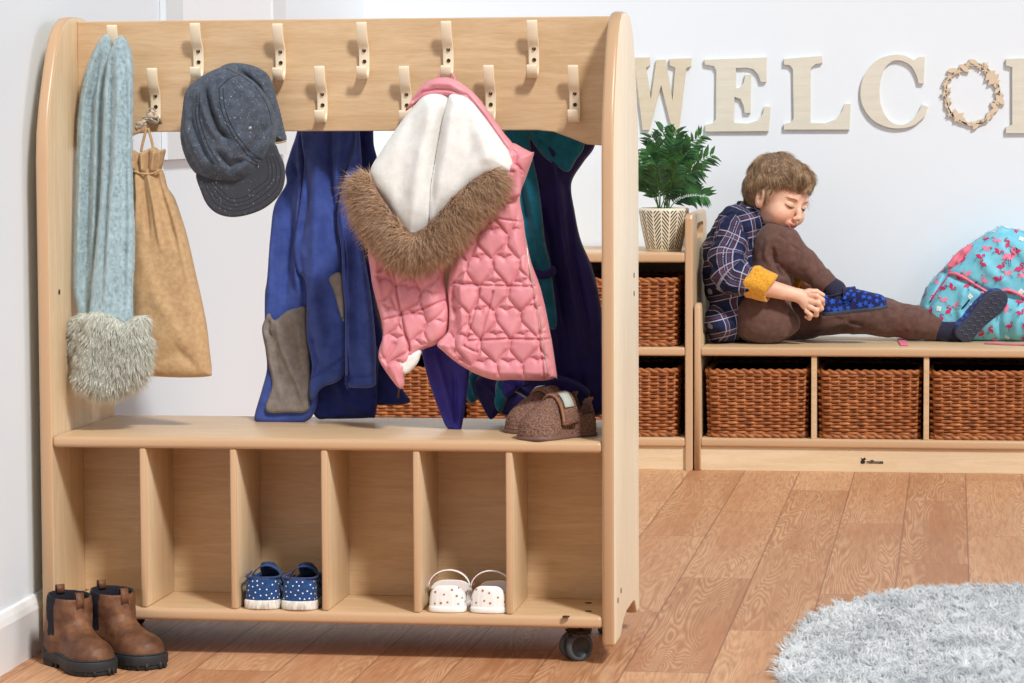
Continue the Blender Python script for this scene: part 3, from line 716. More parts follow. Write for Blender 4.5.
# ---- scarf with furry pockets
sc_ = thing('scarf', 'pale blue knitted scarf with furry grey-green pocket ends on the leftmost hook', 'scarf', tuple(at(110, 398, 0.10)))
lean = lambda X, Z: 0.05*np.clip((1.08-Z)/0.6, 0, 1)*-1
fr = panel([(112, 47), (119, 36), (124, 37), (130, 48), (133, 66), (134, 97), (134, 143), (136, 192), (139, 239), (138, 290), (137, 322), (118, 330), (97, 325), (97, 290), (100, 248), (103, 205), (104.5, 143), (105, 90), (108, 60)], 0.138, 0.013, 0.012, 0.002, curve=lean, nz=0.002, nzs=30,
    folds=[([(119, 44), (122, 100), (118, 200), (112, 310)], 0.008, 0.007), ([(113, 52), (113, 150), (110, 300)], -0.006, 0.004), ([(127, 50), (129, 120), (131, 220), (131, 310)], -0.006, 0.004)])
obj('front_tail', fr, m_scarf, sc_)
bk = panel([(111, 46), (108, 35), (102, 37), (93, 52), (85, 75), (80, 112), (79, 158), (79, 204), (79, 277), (84, 308), (90, 322), (102, 322), (108, 280), (110, 200), (112, 120), (113, 70)], 0.168, 0.010, 0.012, 0.002, curve=lambda X, Z: -0.055*np.clip((1.08-Z)/0.6, 0, 1), nz=0.002, nzs=30, seed=5,
    folds=[([(105, 45), (93, 100), (92, 200), (92, 300)], -0.010, 0.006), ([(104, 42), (100, 100), (100, 210), (100, 300)], 0.006, 0.005), ([(98, 48), (86, 100), (85, 200), (85, 300)], 0.005, 0.005)])
obj('back_tail', bk, m_scarf, sc_)
for part_, (v_f, f_f) in (('front_tail', fr), ('back_tail', bk)):
    rz_, nz_f = sample_surface(v_f, f_f, 9000, np.random.default_rng(6), where=lambda c, n: (n[:, 1] < .6).astype(float)+.05)
    par_ = [o for o in sc_.children if o.name.startswith(part_)][0]
    obj('fuzz', strands(rz_, nz_f*.6+np.array([0, 0, -.5]), .0042, .00035, .2, 2, .5, np.random.default_rng(7)), m_scarf, par_)
loopp = tube([at(104, 50, 0.165), at(108, 38, 0.165), at(112, 33.5, 0.172), at(117, 36, 0.165), at(123, 48, 0.158)], [0.008, 0.009, 0.008, 0.009, 0.009], 10)
rng = np.random.default_rng(3)
for nm, pts, Yc, th, n in (('front_pocket', [(92, 313), (83, 335), (77, 368), (79, 384), (93.5, 392), (106, 395), (122, 391), (138, 381), (148, 364), (148, 331), (145, 316), (135, 317), (127, 322), (119, 318), (106, 312)], 0.092, 0.026, 9000), ('back_pocket', [(86, 312), (74, 320), (71, 332), (75, 360), (82, 384), (100, 384), (104, 340), (97, 318)], 0.118, 0.02, 4500)):
    v, f = panel(pts, Yc, th, 0.03, 0.003)
    b = obj(nm, (v, f), m_fur_g, sc_)
    r, nr = sample_surface(v, f, n, rng); dr = nr*0.75+np.array([0, 0, -0.75]); dr /= np.linalg.norm(dr, axis=1)[:, None]
    cl = np.stack([fbm(r[:, 0:1], r[:, 2:3], 70, s)[:, 0] for s in (1, 9)], 1); dr[:, 0] += cl[:, 0]*1.1; dr[:, 2] += cl[:, 1]*0.5
    obj('fur', strands(r, dr, 0.019, 0.0009, 0.35, 3, 0.22, rng), m_fur_g, b, smooth=True, attrs={'pat': strands.pat})

# ---- drawstring bag
dbag = thing('drawstring_bag', 'tan cotton drawstring bag hanging by its cord beside the scarf', 'bag', tuple(at(175, 377, 0.15)))
v, f = panel([(134, 166), (130, 240), (131, 300), (132, 345), (134, 374), (150, 376), (180, 377.5), (208, 376.5), (211.5, 372), (210, 352), (206, 319), (196.6, 277), (187, 235), (175.6, 200), (168, 187), (162, 169), (148, 166)], 0.150, 0.020, 0.03, 0.0022, nz=0.003, nzs=22,
    folds=[([(138, 170), (140, 195), (138, 230)], 0.007, 0.004), ([(144, 168), (148, 200), (152, 240)], -0.007, 0.004), ([(150, 168), (156, 200), (164, 250)], 0.007, 0.004), ([(156, 168), (166, 200), (180, 250)], -0.006, 0.005), ([(160, 172), (176, 215), (196, 300)], 0.005, 0.006), ([(140, 240), (160, 300), (200, 360)], 0.003, 0.012), ([(205, 372), (180, 350), (150, 370)], -0.003, 0.008)])
obj('bag_body', (v, f), m_bag, dbag)
v, f = panel([(126.5, 156), (130, 152), (134, 150), (140, 153), (147, 149.5), (155, 147), (160, 150), (165.5, 149), (164, 158), (160.5, 170), (154, 174), (145, 174), (136, 172), (132, 166)], 0.147, 0.014, 0.008, 0.0016,
    folds=[([(133, 151), (136, 171)], 0.010, 0.0035), ([(138, 152), (141, 172)], -0.010, 0.003), ([(144, 150), (145, 173)], 0.010, 0.0035), ([(150, 149), (149, 173)], -0.010, 0.003), ([(157, 149), (154, 173)], 0.010, 0.0035), ([(162, 150), (158, 172)], -0.008, 0.003)])
obj('gathered_neck', (v, f), m_bag, dbag)
cords = [tube(wline([(134, 171), (142, 173.5), (152, 173.5), (161, 170)], 0.130), 0.0022, 8)]
for a in ([(141, 152), (143, 142), (146.5, 128)], [(153.5, 150), (151.5, 140), (148, 128)]): cords.append(tube(wline(a, 0.148), 0.0026, 8))
obj('drawstring', cords[0], m_bag, dbag); [obj('hanging_cord', c_, m_bag, dbag) for c_ in cords[1:]]
kn = []
c0 = at(152, 119, 0.172)
for k in range(3):
    t = np.linspace(0, 2*PI, 22); kn.append(tube(np.stack([c0[0]+0.0155*np.cos(t)+0.001*k, c0[1]-0.004+0.010*np.sin(t+0.5*k), c0[2]-0.003*k-0.004*np.sin(t)], 1), 0.0017, 6))
kn.append(tube(wline([(156, 112), (152, 108), (147, 112), (150, 118), (158, 122), (158, 116)], 0.158), 0.0016, 6))
kb = Blob(at(138, 130, .13)-0.02, at(138, 130, .17)+0.03, 0.0012)
kc = at(141.5, 124, 0.152)
for dx, dz, r in ((0, 0, .0055), (-0.006, 0.001, .005), (-0.009, -0.006, .0042), (0.004, 0.004, .0045), (-0.003, -0.005, .0045)): kb.ell(kc+np.array([dx, 0, dz]), (r, r, r), k=0.0015)
v, f = kb.mesh(); kn.append((v, qf(f))); kn.append(tube([kc+(-.007, 0, -.003), kc+(-.010, 0, -.012)], [.003, .002], 6)); kn.append(tube([kc+(.002, 0, 0), kc+(.010, .002, -.001)], [.0025, .0025], 6))
obj('knot', join(*kn), m_rope, dbag)

# ---- cap
cap = thing('baseball_cap', 'slate blue flecked cotton cap with charcoal brim hanging from a hook', 'cap', tuple(at(235, 217, 0.13)))
sag = lambda X, Z: 0*X
cp = [(186.4, 91), (183, 111), (181, 137), (187, 161), (199, 176), (222, 183), (244, 182), (257, 174), (270, 156), (276, 139), (275.5, 118.6), (269, 100), (257, 84), (241, 73), (226.7, 66.4), (212, 70.6), (196.4, 80)]
crown = panel(cp, 0.122, 0.052, 0.075, 0.002, nz=0.004, nzs=22, seed=2, folds=[
    ([(226, 70), (242, 82), (258, 100), (268, 130)], 0.006, 0.010), ([(209, 85), (216, 110), (224, 130), (236, 140)], -0.016, 0.006), ([(206, 92), (215, 122), (226, 140)], 0.008, 0.006),
    ([(190, 100), (192, 130), (205, 160)], 0.006, 0.008), ([(199, 90), (196, 120), (206, 145), (218, 165)], -0.006, 0.004), ([(222, 150), (235, 165), (250, 160)], -0.010, 0.006), ([(228, 172), (236, 178), (256, 160)], 0.005, 0.006), ([(247, 158), (262, 140), (270, 125)], -0.008, 0.006), ([(184, 125), (190, 150), (205, 172)], -0.005, 0.005), ([(240, 128), (248, 150)], 0.004, 0.01)])
obj('crown', crown, m_cap, cap)
bp = panel([(218, 70), (229.4, 63.2), (246.5, 64), (261, 69), (270, 77.7), (277, 100), (283.5, 126.5), (286.5, 141), (276, 143), (268, 146), (255, 140), (240, 110), (225, 84)], 0.150, 0.026, 0.02, 0.002, nz=0.003, nzs=20, folds=[([(240, 68), (262, 90), (276, 135)], -0.007, 0.006)])
obj('back_flap', bp, m_cap, cap)
brim = panel([(198, 172), (203, 192.5), (209.6, 205.7), (220, 214), (234.6, 217), (251.8, 214), (267.6, 207), (280.8, 195), (286, 182), (286, 166), (280.8, 153), (274, 143), (250, 150), (215, 160)], 0.118, 0.0035, 0.004, 0.002, curve=lambda X, Z: -0.012+0*X)
bo = obj('brim', brim, m_brim, cap)
bcap = bvh_of((crown[0], qf(crown[1])), (bp[0], qf(bp[1]))); bbr = bvh_of((brim[0], qf(brim[1])))
st = []
for pl in ([(219, 88), (221, 108), (230, 130), (246, 153), (258, 163)], [(223, 88), (225, 108), (234, 130), (249, 150), (262, 160)], [(197, 95), (196, 118), (204, 145), (214, 164)], [(200, 93), (199.5, 118), (208, 145), (219, 163)], [(246, 155), (266, 161)], [(244, 159), (262, 168)], [(219, 88), (230, 78), (240, 75)], [(226, 68), (250, 82), (266, 103), (272, 125)]):
    p = on_surface(bcap, pl, 0.12, 0.0002)
    if len(p) > 2: st.append(tube(p, 0.0007, 5))
obj('crown_seams', join(*st), m_stitch, cap)
st = []
for o in (4, 8, 12, 16):
    pl = [(201+o*.6, 182-o*.1), (209.6+o*.75, 203-o*.8), (221+o*.4, 212-o), (234.6, 215-o), (251-o*.3, 212-o), (266-o*.7, 205-o), (279-o*.8, 193-o*.8), (284-o, 181-o*.3), (284-o, 167), (279-o*.8, 156)]
    p = on_surface(bbr, pl, 0.12, 0.0001)
    if len(p) > 2: st.append(tube(p, 0.0005, 4))
obj('brim_stitching', join(*st), m_stitch, bo)
p = on_surface(bcap, [(250, 128), (250.3, 129), (250.6, 130)], 0.12, 0.001)[1]
obj('rivet', lathe([(0.0001, p[1]-0.0018), (0.0022, p[1]-0.0016), (0.0034, p[1]-0.0006), (0.0036, p[1]+0.002)], p[0], p[2], 14, 'y'), M['steel'], cap)
obj('back_binding', tube(wline([(275.5, 143), (280, 142.5), (286, 141)], 0.130), 0.0018, 6), m_bag, cap)

# ---- blue fleece jacket on the rear side
bj = thing('fleece_jacket', 'royal blue fleece jacket with grey pocket lining hanging from the rear hooks', 'jacket', tuple(at(310, 420, 0.31)))
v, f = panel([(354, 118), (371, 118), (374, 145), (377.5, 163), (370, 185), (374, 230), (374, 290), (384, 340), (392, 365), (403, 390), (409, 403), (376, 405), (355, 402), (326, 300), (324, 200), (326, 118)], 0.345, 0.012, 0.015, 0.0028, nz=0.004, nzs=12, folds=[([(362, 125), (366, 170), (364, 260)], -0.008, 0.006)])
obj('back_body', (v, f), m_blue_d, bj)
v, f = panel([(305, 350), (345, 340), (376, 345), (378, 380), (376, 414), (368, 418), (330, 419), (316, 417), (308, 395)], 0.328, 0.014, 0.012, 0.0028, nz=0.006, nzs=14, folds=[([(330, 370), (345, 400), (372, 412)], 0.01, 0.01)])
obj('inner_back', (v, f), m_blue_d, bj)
v, f = panel([(297, 118), (296.8, 132), (290, 152), (285, 170), (286, 184), (274, 207), (270, 242), (267, 279), (265, 293), (264.6, 317), (265, 345), (267, 368), (262, 390), (255, 414), (256, 421.5), (270, 423.5), (290, 423.5), (305, 422), (314, 413), (318, 392), (312, 350), (312, 250), (314, 118)], 0.306, 0.010, 0.010, 0.0025, nz=0.004, nzs=12, seed=3,
    folds=[([(300, 130), (302, 180), (297, 260), (300, 300)], 0.012, 0.006), ([(293, 160), (299, 176), (288, 184)], -0.006, 0.004), ([(288, 184), (292, 240), (284, 310)], -0.009, 0.007), ([(272, 230), (270, 300)], 0.004, 0.004), ([(305, 300), (308, 360), (312, 400)], -0.008, 0.006)])
obj('left_front', (v, f), m_blue, bj)
v, f = panel([(269, 313), (275, 320), (287, 311), (297, 308), (306, 307), (307, 328), (310.5, 368), (310, 394), (308, 411), (290, 412.5), (265.8, 410.5), (271.6, 385), (266.5, 354), (262, 331), (264.6, 320)], 0.294, 0.007, 0.008, 0.002, nz=0.003, nzs=18,
    folds=[([(277, 318), (282, 345), (297, 380), (306, 405)], 0.007, 0.007), ([(270, 318), (268, 330), (272, 338)], -0.008, 0.004), ([(290, 325), (296, 350), (296, 380)], -0.006, 0.008), ([(300, 320), (300, 350)], 0.005, 0.006), ([(275, 350), (280, 390)], -0.004, 0.008), ([(266, 325), (272, 360), (282, 400)], 0.004, 0.006)])
obj('pocket_lining', (v, f), m_greyl, bj)
v, f = panel([(304, 118), (304, 165), (299, 210), (294, 245), (297, 270), (306, 285), (306, 330), (312, 365), (309, 388), (312, 401), (322, 388), (344, 374), (346, 320), (341, 280), (340, 250), (337, 225), (338, 200), (344, 174), (355, 146), (354, 118)], 0.284, 0.011, 0.012, 0.0025, nz=0.003, nzs=12, seed=7,
    folds=[([(331, 118), (331, 150), (333, 200), (336, 225)], -0.014, 0.0045), ([(320, 120), (318, 200), (316, 300), (330, 370)], 0.014, 0.014), ([(344, 130), (340, 160), (336, 190)], 0.008, 0.006), ([(306, 150), (308, 200), (300, 250)], -0.008, 0.006), ([(298, 240), (306, 300), (308, 340)], -0.006, 0.006), ([(312, 330), (318, 360), (316, 375)], -0.007, 0.005), ([(320, 300), (335, 290)], -0.004, 0.01), ([(330, 330), (322, 375)], -0.005, 0.008), ([(311, 379), (344, 358)], -0.004, 0.0025, 1), ([(311, 376), (344, 355)], 0.003, 0.003, 1)])
obj('centre_front', (v, f), m_blue, bj)
v, f = panel([(329, 278), (341, 273), (343.5, 300), (344, 322), (339, 310), (333.7, 291)], 0.268, 0.004, 0.005, 0.002); obj('inner_pocket', (v, f), m_greyl, bj)
v, f = panel([(354, 118), (355, 146), (346, 172), (339, 200), (337.5, 225), (341, 251), (342, 280), (345, 317), (345, 375), (346.6, 386), (360, 388), (374.7, 386), (376, 373), (376, 340), (371, 293), (366, 262), (361, 228), (362, 170), (358, 118)], 0.270, 0.010, 0.010, 0.0025, nz=0.004, nzs=12, seed=9,
    folds=[([(348, 180), (343, 215), (349, 260), (351, 380)], 0.007, 0.0035), ([(354, 160), (352, 220), (356, 290), (360, 380)], -0.006, 0.008), ([(358, 200), (364, 270), (371, 330), (372, 380)], 0.007, 0.008), ([(347, 377), (375, 375)], -0.004, 0.0022, 1)])
rf = obj('right_front', (v, f), m_blue, bj)
obj('zip', tube(wline([(344, 232), (345.5, 262), (347.5, 300), (348.5, 378)], 0.257), 0.0016, 6), m_blue_d, rf)
zp = at(346.8, 380, 0.25); obj('zip_puller', join(rbox(zp[0]-.004, zp[0]+.004, zp[1]-.002, zp[1]+.003, zp[2]-.006, zp[2]+.008, .0015), tube([zp+(0, -.001, -.004), zp+(.001, -.003, -.012), zp+(.004, -.002, -.018)], [.002, .0025, .0015], 6)), m_blue_d, rf)

# ---- teal and navy coat on the rear side
tc_ = thing('winter_coat', 'dark indigo coat with teal fleece lining hanging behind the pink gilet', 'coat', tuple(at(540, 416, 0.31)))
v, f = panel([(505, 118), (594, 118), (595, 145), (583, 163), (571.5, 184), (575, 213), (581, 240), (593, 269), (600.5, 304), (603, 331), (605, 392), (603, 414), (570, 417), (530, 417), (500, 414), (488, 400), (478, 380), (480, 300), (500, 220)], 0.322, 0.020, 0.02, 0.003, nz=0.008, nzs=10, seed=4,
    folds=[([(545, 120), (560, 170), (566, 240), (580, 320), (590, 400)], 0.014, 0.009), ([(556, 140), (566, 190), (574, 260), (590, 340)], -0.010, 0.006), ([(540, 200), (552, 260), (566, 340), (566, 400)], -0.012, 0.010), ([(530, 340), (550, 370), (570, 400)], 0.010, 0.01)])
obj('outer_shell', (v, f), m_navy, tc_)
v, f = panel([(508, 120), (526, 120), (531, 150), (539, 188), (545, 240), (551, 268), (557, 320), (552, 330), (545, 322), (525, 300), (505, 240), (500, 160)], 0.292, 0.008, 0.01, 0.0028, nz=0.006, nzs=16, folds=[([(520, 140), (535, 220), (548, 300)], 0.008, 0.008), ([(512, 140), (528, 230)], -0.008, 0.007)])
obj('left_lining', (v, f), m_teal, tc_)
v, f = panel([(529, 118), (580, 118), (584.5, 145), (576, 160), (568, 172), (556, 166), (545, 158), (535, 146), (528, 133)], 0.296, 0.008, 0.012, 0.0028, nz=0.004, nzs=14, folds=[([(535, 135), (550, 150), (566, 160)], -0.007, 0.006)])
obj('collar_lining', (v, f), m_teal, tc_)
v, f = panel([(524, 262), (532, 268), (545, 270), (554, 266), (556, 274), (544, 280), (530, 276), (522, 270)], 0.280, 0.006, 0.006, 0.0025); obj('inner_band', (v, f), m_navy, tc_)
v, f = panel([(421.5, 343), (434, 336), (470, 360), (469.5, 372), (466, 402), (463.5, 417), (460, 431.5), (452, 430), (445, 425), (434, 397), (426, 371)], 0.205, 0.010, 0.010, 0.0022, nz=0.003, nzs=18, folds=[([(436, 350), (446, 385), (455, 425)], 0.006, 0.005), ([(455, 370), (456, 400), (457, 428)], -0.006, 0.004)])
obj('sleeve', (v, f), m_indigo, tc_)
for pts, m_, Yy, sd in (([(478, 376), (500, 374), (522, 380), (530, 384), (520, 392), (505, 404), (494, 418), (488, 417), (480, 402), (474, 388)], m_navy, 0.262, 1), ([(470, 372), (486, 370), (484, 385), (478, 399), (471, 403), (466, 395)], m_teal, 0.275, 2), ([(497, 380), (506, 376), (514, 384), (508, 398), (501, 412), (494, 405)], m_teal, 0.250, 3), ([(500, 372), (540, 372), (575, 380), (590, 395), (560, 412), (520, 416), (500, 412), (505, 395)], m_navy, 0.268, 4), ([(503, 378), (524, 378), (520, 388), (505, 398)], m_indigo, 0.240, 5)):
    v, f = panel(pts, Yy, 0.012, 0.01, 0.0025, nz=0.008, nzs=22, seed=sd, folds=[([pts[0], pts[len(pts)//2]], 0.008, 0.005)]); obj('bunched_hem', (v, f), m_, tc_)
obj('pull_cord', tube(wline([(508, 388), (518, 393), (528, 399), (535, 403)], 0.235), 0.0035, 8, flat=0.5), m_greyl, tc_)

# ---- pink gilet
pk = thing('hooded_gilet', 'pink heart-quilted gilet with white-lined hood and brown fur trim', 'gilet', tuple(at(470, 385, 0.13)))
def heart_q(amp, sx=0.050, sz=0.047, rot=0.0, w=0.0022, ox=0.0, oz=0.0):
    def q(X, Z):
        c, s_ = math.cos(rot), math.sin(rot); x = X*c+Z*s_+ox; z = -X*s_+Z*c+oz
        wx = 0.003*np.sin(z*70+x*40); x = x+wx; z = z+0.002*np.sin(x*90)
        D = np.full(X.shape, 1e9)
        row = np.floor(z/sz)
        for dr in (-1, 0, 1):
            r = row+dr; xo = x-np.where(np.mod(r, 2) == 0, 0, sx/2); col = np.round(xo/sx)
            for dc in (-1, 0, 1):
                u = (xo-(col+dc)*sx)/(sx*0.86); v = (z-(r+0.30)*sz)/(sz*1.10)+0.35
                u = np.abs(u)
                a = np.sqrt((u-0.25)**2+(v-0.75)**2)-math.sqrt(2)/4
                m_ = np.maximum(u+v, 0)*0.5
                b = np.sqrt(np.minimum(u*u+(v-1)**2, (u-m_)**2+(v-m_)**2))*np.sign(u-v)
                d = np.where(u+v > 1, a, b)*sx*0.86
                D = np.minimum(D, np.abs(d))
        return amp*(1-np.exp(-D/0.0042))-0.35*amp*np.exp(-(D/w)**2)
    return q
gr_ = lambda pts, a=-0.006, w=0.0022: (pts, a, w, 1)
lf = panel([(372, 240), (368, 250), (371, 275), (374, 292), (383, 331), (379, 350), (380, 362), (392, 380), (400, 389), (404, 385), (406, 374), (420, 352), (437, 344), (447, 332), (450, 313), (446, 285), (447, 268), (455, 250), (430, 235), (390, 235)], 0.135, 0.017, 0.016, 0.0016, quilt=heart_q(0.0062, rot=-0.25), nz=0.004, nzs=25, seed=11,
    folds=[gr_([(384, 319), (415, 312), (449, 299)]), gr_([(394, 265), (402, 310), (411, 350)], -0.008, 0.0025), ([(376, 260), (386, 320), (384, 350)], 0.006, 0.006), ([(398, 340), (386, 362)], -0.008, 0.005), ([(430, 270), (438, 330)], 0.005, 0.012), gr_([(415, 353), (447, 336)], -0.003, 0.002)])
obj('left_front', lf, m_pink, pk)
rt = panel([(500, 150), (512, 143), (523, 148), (531, 152), (534, 154), (526, 178), (520, 196), (523.6, 221), (526, 240), (531, 261), (541.4, 291.5), (550.6, 334.6), (557, 376), (555, 378), (544.5, 380.5), (514, 380), (495, 380), (477, 374.5), (458.4, 364), (443, 351.5), (437, 344), (447, 331.5), (449, 313), (447.6, 291.5), (450, 270), (456, 250), (470, 225), (490, 190)], 0.125, 0.020, 0.016, 0.0016, quilt=heart_q(0.0068, rot=0.03, ox=0.012, oz=0.012), nz=0.004, nzs=22, seed=14,
    folds=[gr_([(455, 282), (490, 285), (535, 286)]), gr_([(470, 340), (510, 338), (550, 339)]), gr_([(481.5, 288), (474, 320), (466, 345)], -0.005, 0.002), gr_([(495, 291), (487, 320), (478.4, 351)], -0.006, 0.002), gr_([(466, 345), (478.4, 351.5)], -0.005, 0.002), gr_([(524, 205), (528, 262), (539, 320), (546, 378)], -0.005, 0.002), ([(452, 280), (458, 320), (448, 345)], -0.016, 0.010), ([(470, 260), (462, 300), (464, 340)], 0.006, 0.007), ([(508, 165), (512, 195)], 0.006, 0.006), gr_([(500, 199), (512, 196), (521, 194)], -0.006, 0.0022), ([(450, 345), (470, 366)], -0.006, 0.006), gr_([(478, 230), (500, 218), (523, 222)], -0.004, 0.002)])
ro = obj('right_front', rt, m_pink, pk)
brt = bvh_of((rt[0], qf(rt[1])))
z1 = [tube(p, 0.0011, 5) for p in [on_surface(brt, pl, 0.12, 0.0004, 10) for pl in ([(524, 205), (528.5, 262), (540, 320), (548, 376)],)] if len(p) > 2]
obj('zip', join(*z1), m_zip, ro)
for a, b in ((510, 190.5), (515.5, 188.5)):
    p = on_surface(brt, [(a, b), (a+.1, b), (a+.2, b)], 0.12, 0.0)[0]; obj('snap', lathe([(0.0001, p[1]-0.002), (0.0026, p[1]-0.0018), (0.003, p[1]+0.001)], p[0], p[2], 12, 'y'), M['screw'], ro)
v, f = panel([(495, 170), (507, 163), (520, 168), (521, 190), (518, 197), (507, 199), (500, 192)], 0.100, 0.009, 0.008, 0.0018, nz=0.003, nzs=30, folds=[([(503, 172), (516, 172)], -0.004, 0.003)])
obj('collar_tab', (v, f), m_pink, pk)
v, f = panel([(397, 363), (405, 356), (420, 350), (419, 360), (414, 368), (406, 374), (400, 371)], 0.126, 0.008, 0.01, 0.0018); obj('lining_corner', (v, f), m_white, pk)
obj('zip_puller', join(tube([at(398, 386, .13), at(399, 391, .13), at(398, 398, .13)], [.0012, .002, .0025], 6)), M['screw'], pk)
# band of pink around the hood, hanging from the loop
bd = panel([(405, 112), (409, 104), (415, 94), (425, 82.5), (440, 77.5), (452.7, 78.5), (464, 85), (478.5, 98), (494.6, 120), (504, 133), (514, 146), (513, 158), (500, 150), (488, 130), (469, 103), (450, 97), (430, 97), (417, 103)], 0.118, 0.016, 0.012, 0.0018, nz=0.002, nzs=30, folds=[([(414, 101), (424, 92), (438, 89), (454, 90), (468, 95), (486, 117), (508, 150)], -0.006, 0.0025, 1), ([(430, 84), (452, 84), (470, 96)], 0.005, 0.005)])
obj('hood_shell', bd, m_pink, pk)
hl = panel([(441, 94), (425, 95), (412.5, 108), (399.6, 124), (382, 150), (370, 170), (373, 188), (386, 204), (399, 226), (408, 242), (420, 238), (436, 216), (440, 166), (449, 124), (450, 102)], 0.112, 0.026, 0.035, 0.0022, nz=0.004, nzs=12, seed=5, folds=[([(436, 98), (428, 140), (420, 190), (414, 230)], 0.008, 0.012), ([(446, 104), (438, 150), (434, 210)], -0.010, 0.006), ([(418, 110), (405, 160), (400, 210)], -0.004, 0.012), ([(424, 140), (412, 200)], 0.003, 0.008)])
obj('hood_lining_left', hl, m_white, pk)
hr = panel([(447, 103), (452, 94), (469, 99), (486.5, 120), (501, 140), (512, 157), (512, 172), (492, 176), (476, 184), (460, 197), (445, 212), (431, 222), (430, 190), (435, 160), (442, 124)], 0.103, 0.026, 0.035, 0.0022, nz=0.004, nzs=12, seed=8, folds=[([(455, 100), (448, 150), (438, 200)], 0.006, 0.010), ([(470, 108), (472, 150), (456, 190)], -0.005, 0.012), ([(484, 126), (490, 165)], 0.005, 0.012), ([(444, 125), (437, 165), (434, 205)], -0.006, 0.004)])
obj('hood_lining_right', hr, m_white, pk)
lp_ = tube(wline([(438, 79), (440, 74), (446, 71.5), (452, 74), (455, 80)], 0.168), 0.0024, 8); obj('hanging_loop', lp_, m_pink, pk)
# fur trim: a soft band with long hairs
fpath = [(365, 184), (371, 201), (383, 221), (397, 237), (411, 246), (427, 241), (444, 226), (459, 209), (474, 194), (492, 178)]
fY = [0.090, 0.085, 0.08, 0.078, 0.078, 0.078, 0.078, 0.078, 0.08, 0.085]
fp3 = spline([tuple(at(a, b, y)) for (a, b), y in zip(fpath, fY)], 5, False); nfp = len(fp3)
rad = np.interp(np.linspace(0, 1, nfp), [0, 0.15, 0.5, 0.85, 1], [0.015, 0.022, 0.024, 0.023, 0.017])
bl = Blob(fp3.min(0)-0.04, fp3.max(0)+0.04, 0.003); bl.chain(list(fp3), list(rad*0.85), 0.006); fv, ff = bl.mesh()
ft = obj('fur_trim', (fv, ff), m_fur_b, pk)
r, nr = sample_surface(fv, ff, 17000, rng, where=lambda c, n: np.where(n[:, 1] < 0.55, 1.0, 0.15))
ci = np.argmin(((r[:, None, :]-fp3[None])**2).sum(2), 1); T = np.gradient(fp3, axis=0); T /= np.linalg.norm(T, axis=1)[:, None]
tt_ = ci/(nfp-1); side_ = np.where(tt_ < 0.5, 1.0, -1.0)
outw = np.stack([-T[ci, 2], 0*tt_, T[ci, 0]], 1); outw *= np.sign(-outw[:, 2])[:, None]   # away from the white lining (downwards)
dr = nr*0.55+outw*0.75+T[ci]*(0.25*np.where(tt_ < 0.5, -1, 1))[:, None]+np.array([0, -0.25, -0.1])
dr += 0.5*np.stack([fbm(r[:, 0:1], r[:, 2:3], 45, s)[:, 0] for s in (1, 4, 8)], 1); dr /= np.linalg.norm(dr, axis=1)[:, None]
sv = strands(r, dr, 0.031, 0.00095, 0.25, 3, 0.20, rng, 0.2); obj('fur', sv, m_fur_b, ft, attrs={'pat': strands.pat})
# ------------------------------------------------------------------ shoes
def ground(px, py, z=0.0):
    d = _fw+_r2*(px-512)/CF-_u2*(py-341.5)/CF; return CAM+d*(z-CAM[2])/d[2]
def put(v, yaw, loc):
    v = np.asarray(v, float); c, s = math.cos(yaw), math.sin(yaw)
    return np.stack([loc[0]+v[:, 0]*c-v[:, 1]*s, loc[1]+v[:, 0]*s+v[:, 1]*c, loc[2]+v[:, 2]], 1)
def shoe_field(b, xs, ws, ts, ycs, z0, mode='add', p=2.4, k=0.0, off=0.0, zmin=None):
    X, Y, Z = np.meshgrid(*b.ax, indexing='ij', sparse=True)
    w = np.interp(X, xs, ws)+off; t = np.interp(X, xs, ts)+off; yc = np.interp(X, xs, ycs)
    w = np.maximum(w, 1e-4); t = np.maximum(t, 1e-4)
    q = ((np.abs(Y-yc)/w)**p+(np.maximum(Z-z0, 0)/t)**p)**(1/p)
    d = (q-1)*np.minimum(w, t); d = np.maximum(d, z0-Z if zmin is None else zmin-Z)
    d = np.maximum(d, np.maximum(xs[0]-off-X, X-xs[-1]-off)); b.apply(tuple(slice(0, n) for n in b.n), d+0*b.g, k, mode)
def outline(xs, ws, ycs, grow=0.0, n=40):
    t = (1-np.cos(np.linspace(0, PI, n)))/2; x = xs[0]+(xs[-1]-xs[0])*t; w = np.interp(x, xs, ws); yc = np.interp(x, xs, ycs)
    w[0] = w[-1] = 0.0; cx = (xs[0]+xs[-1])/2; Lh = (xs[-1]-xs[0])/2
    xx = cx+(x-cx)*(1+grow/Lh); up = [(a, y+h+(grow if h > 0 else 0)) for a, y, h in zip(xx, yc, w)]; dn = [(a, y-h-(grow if h > 0 else 0)) for a, y, h in zip(xx, yc, w)]
    return up+dn[::-1][1:-1]
def prof(L, w, toe=0.9):
    xs = np.array([0, .015, .05, .12, .25, .42, .58, .72, .84, .92, .97, 1.0])*L
    ws = np.array([.25, .50, .74, .84, .80, .78, .90, 1.0, .95, .78, .52, .22])*w; yc = np.array([0, 0, 0, 0, 0, .02, .06, .08, .10, .10, .10, .09])*w
    return xs, ws, yc
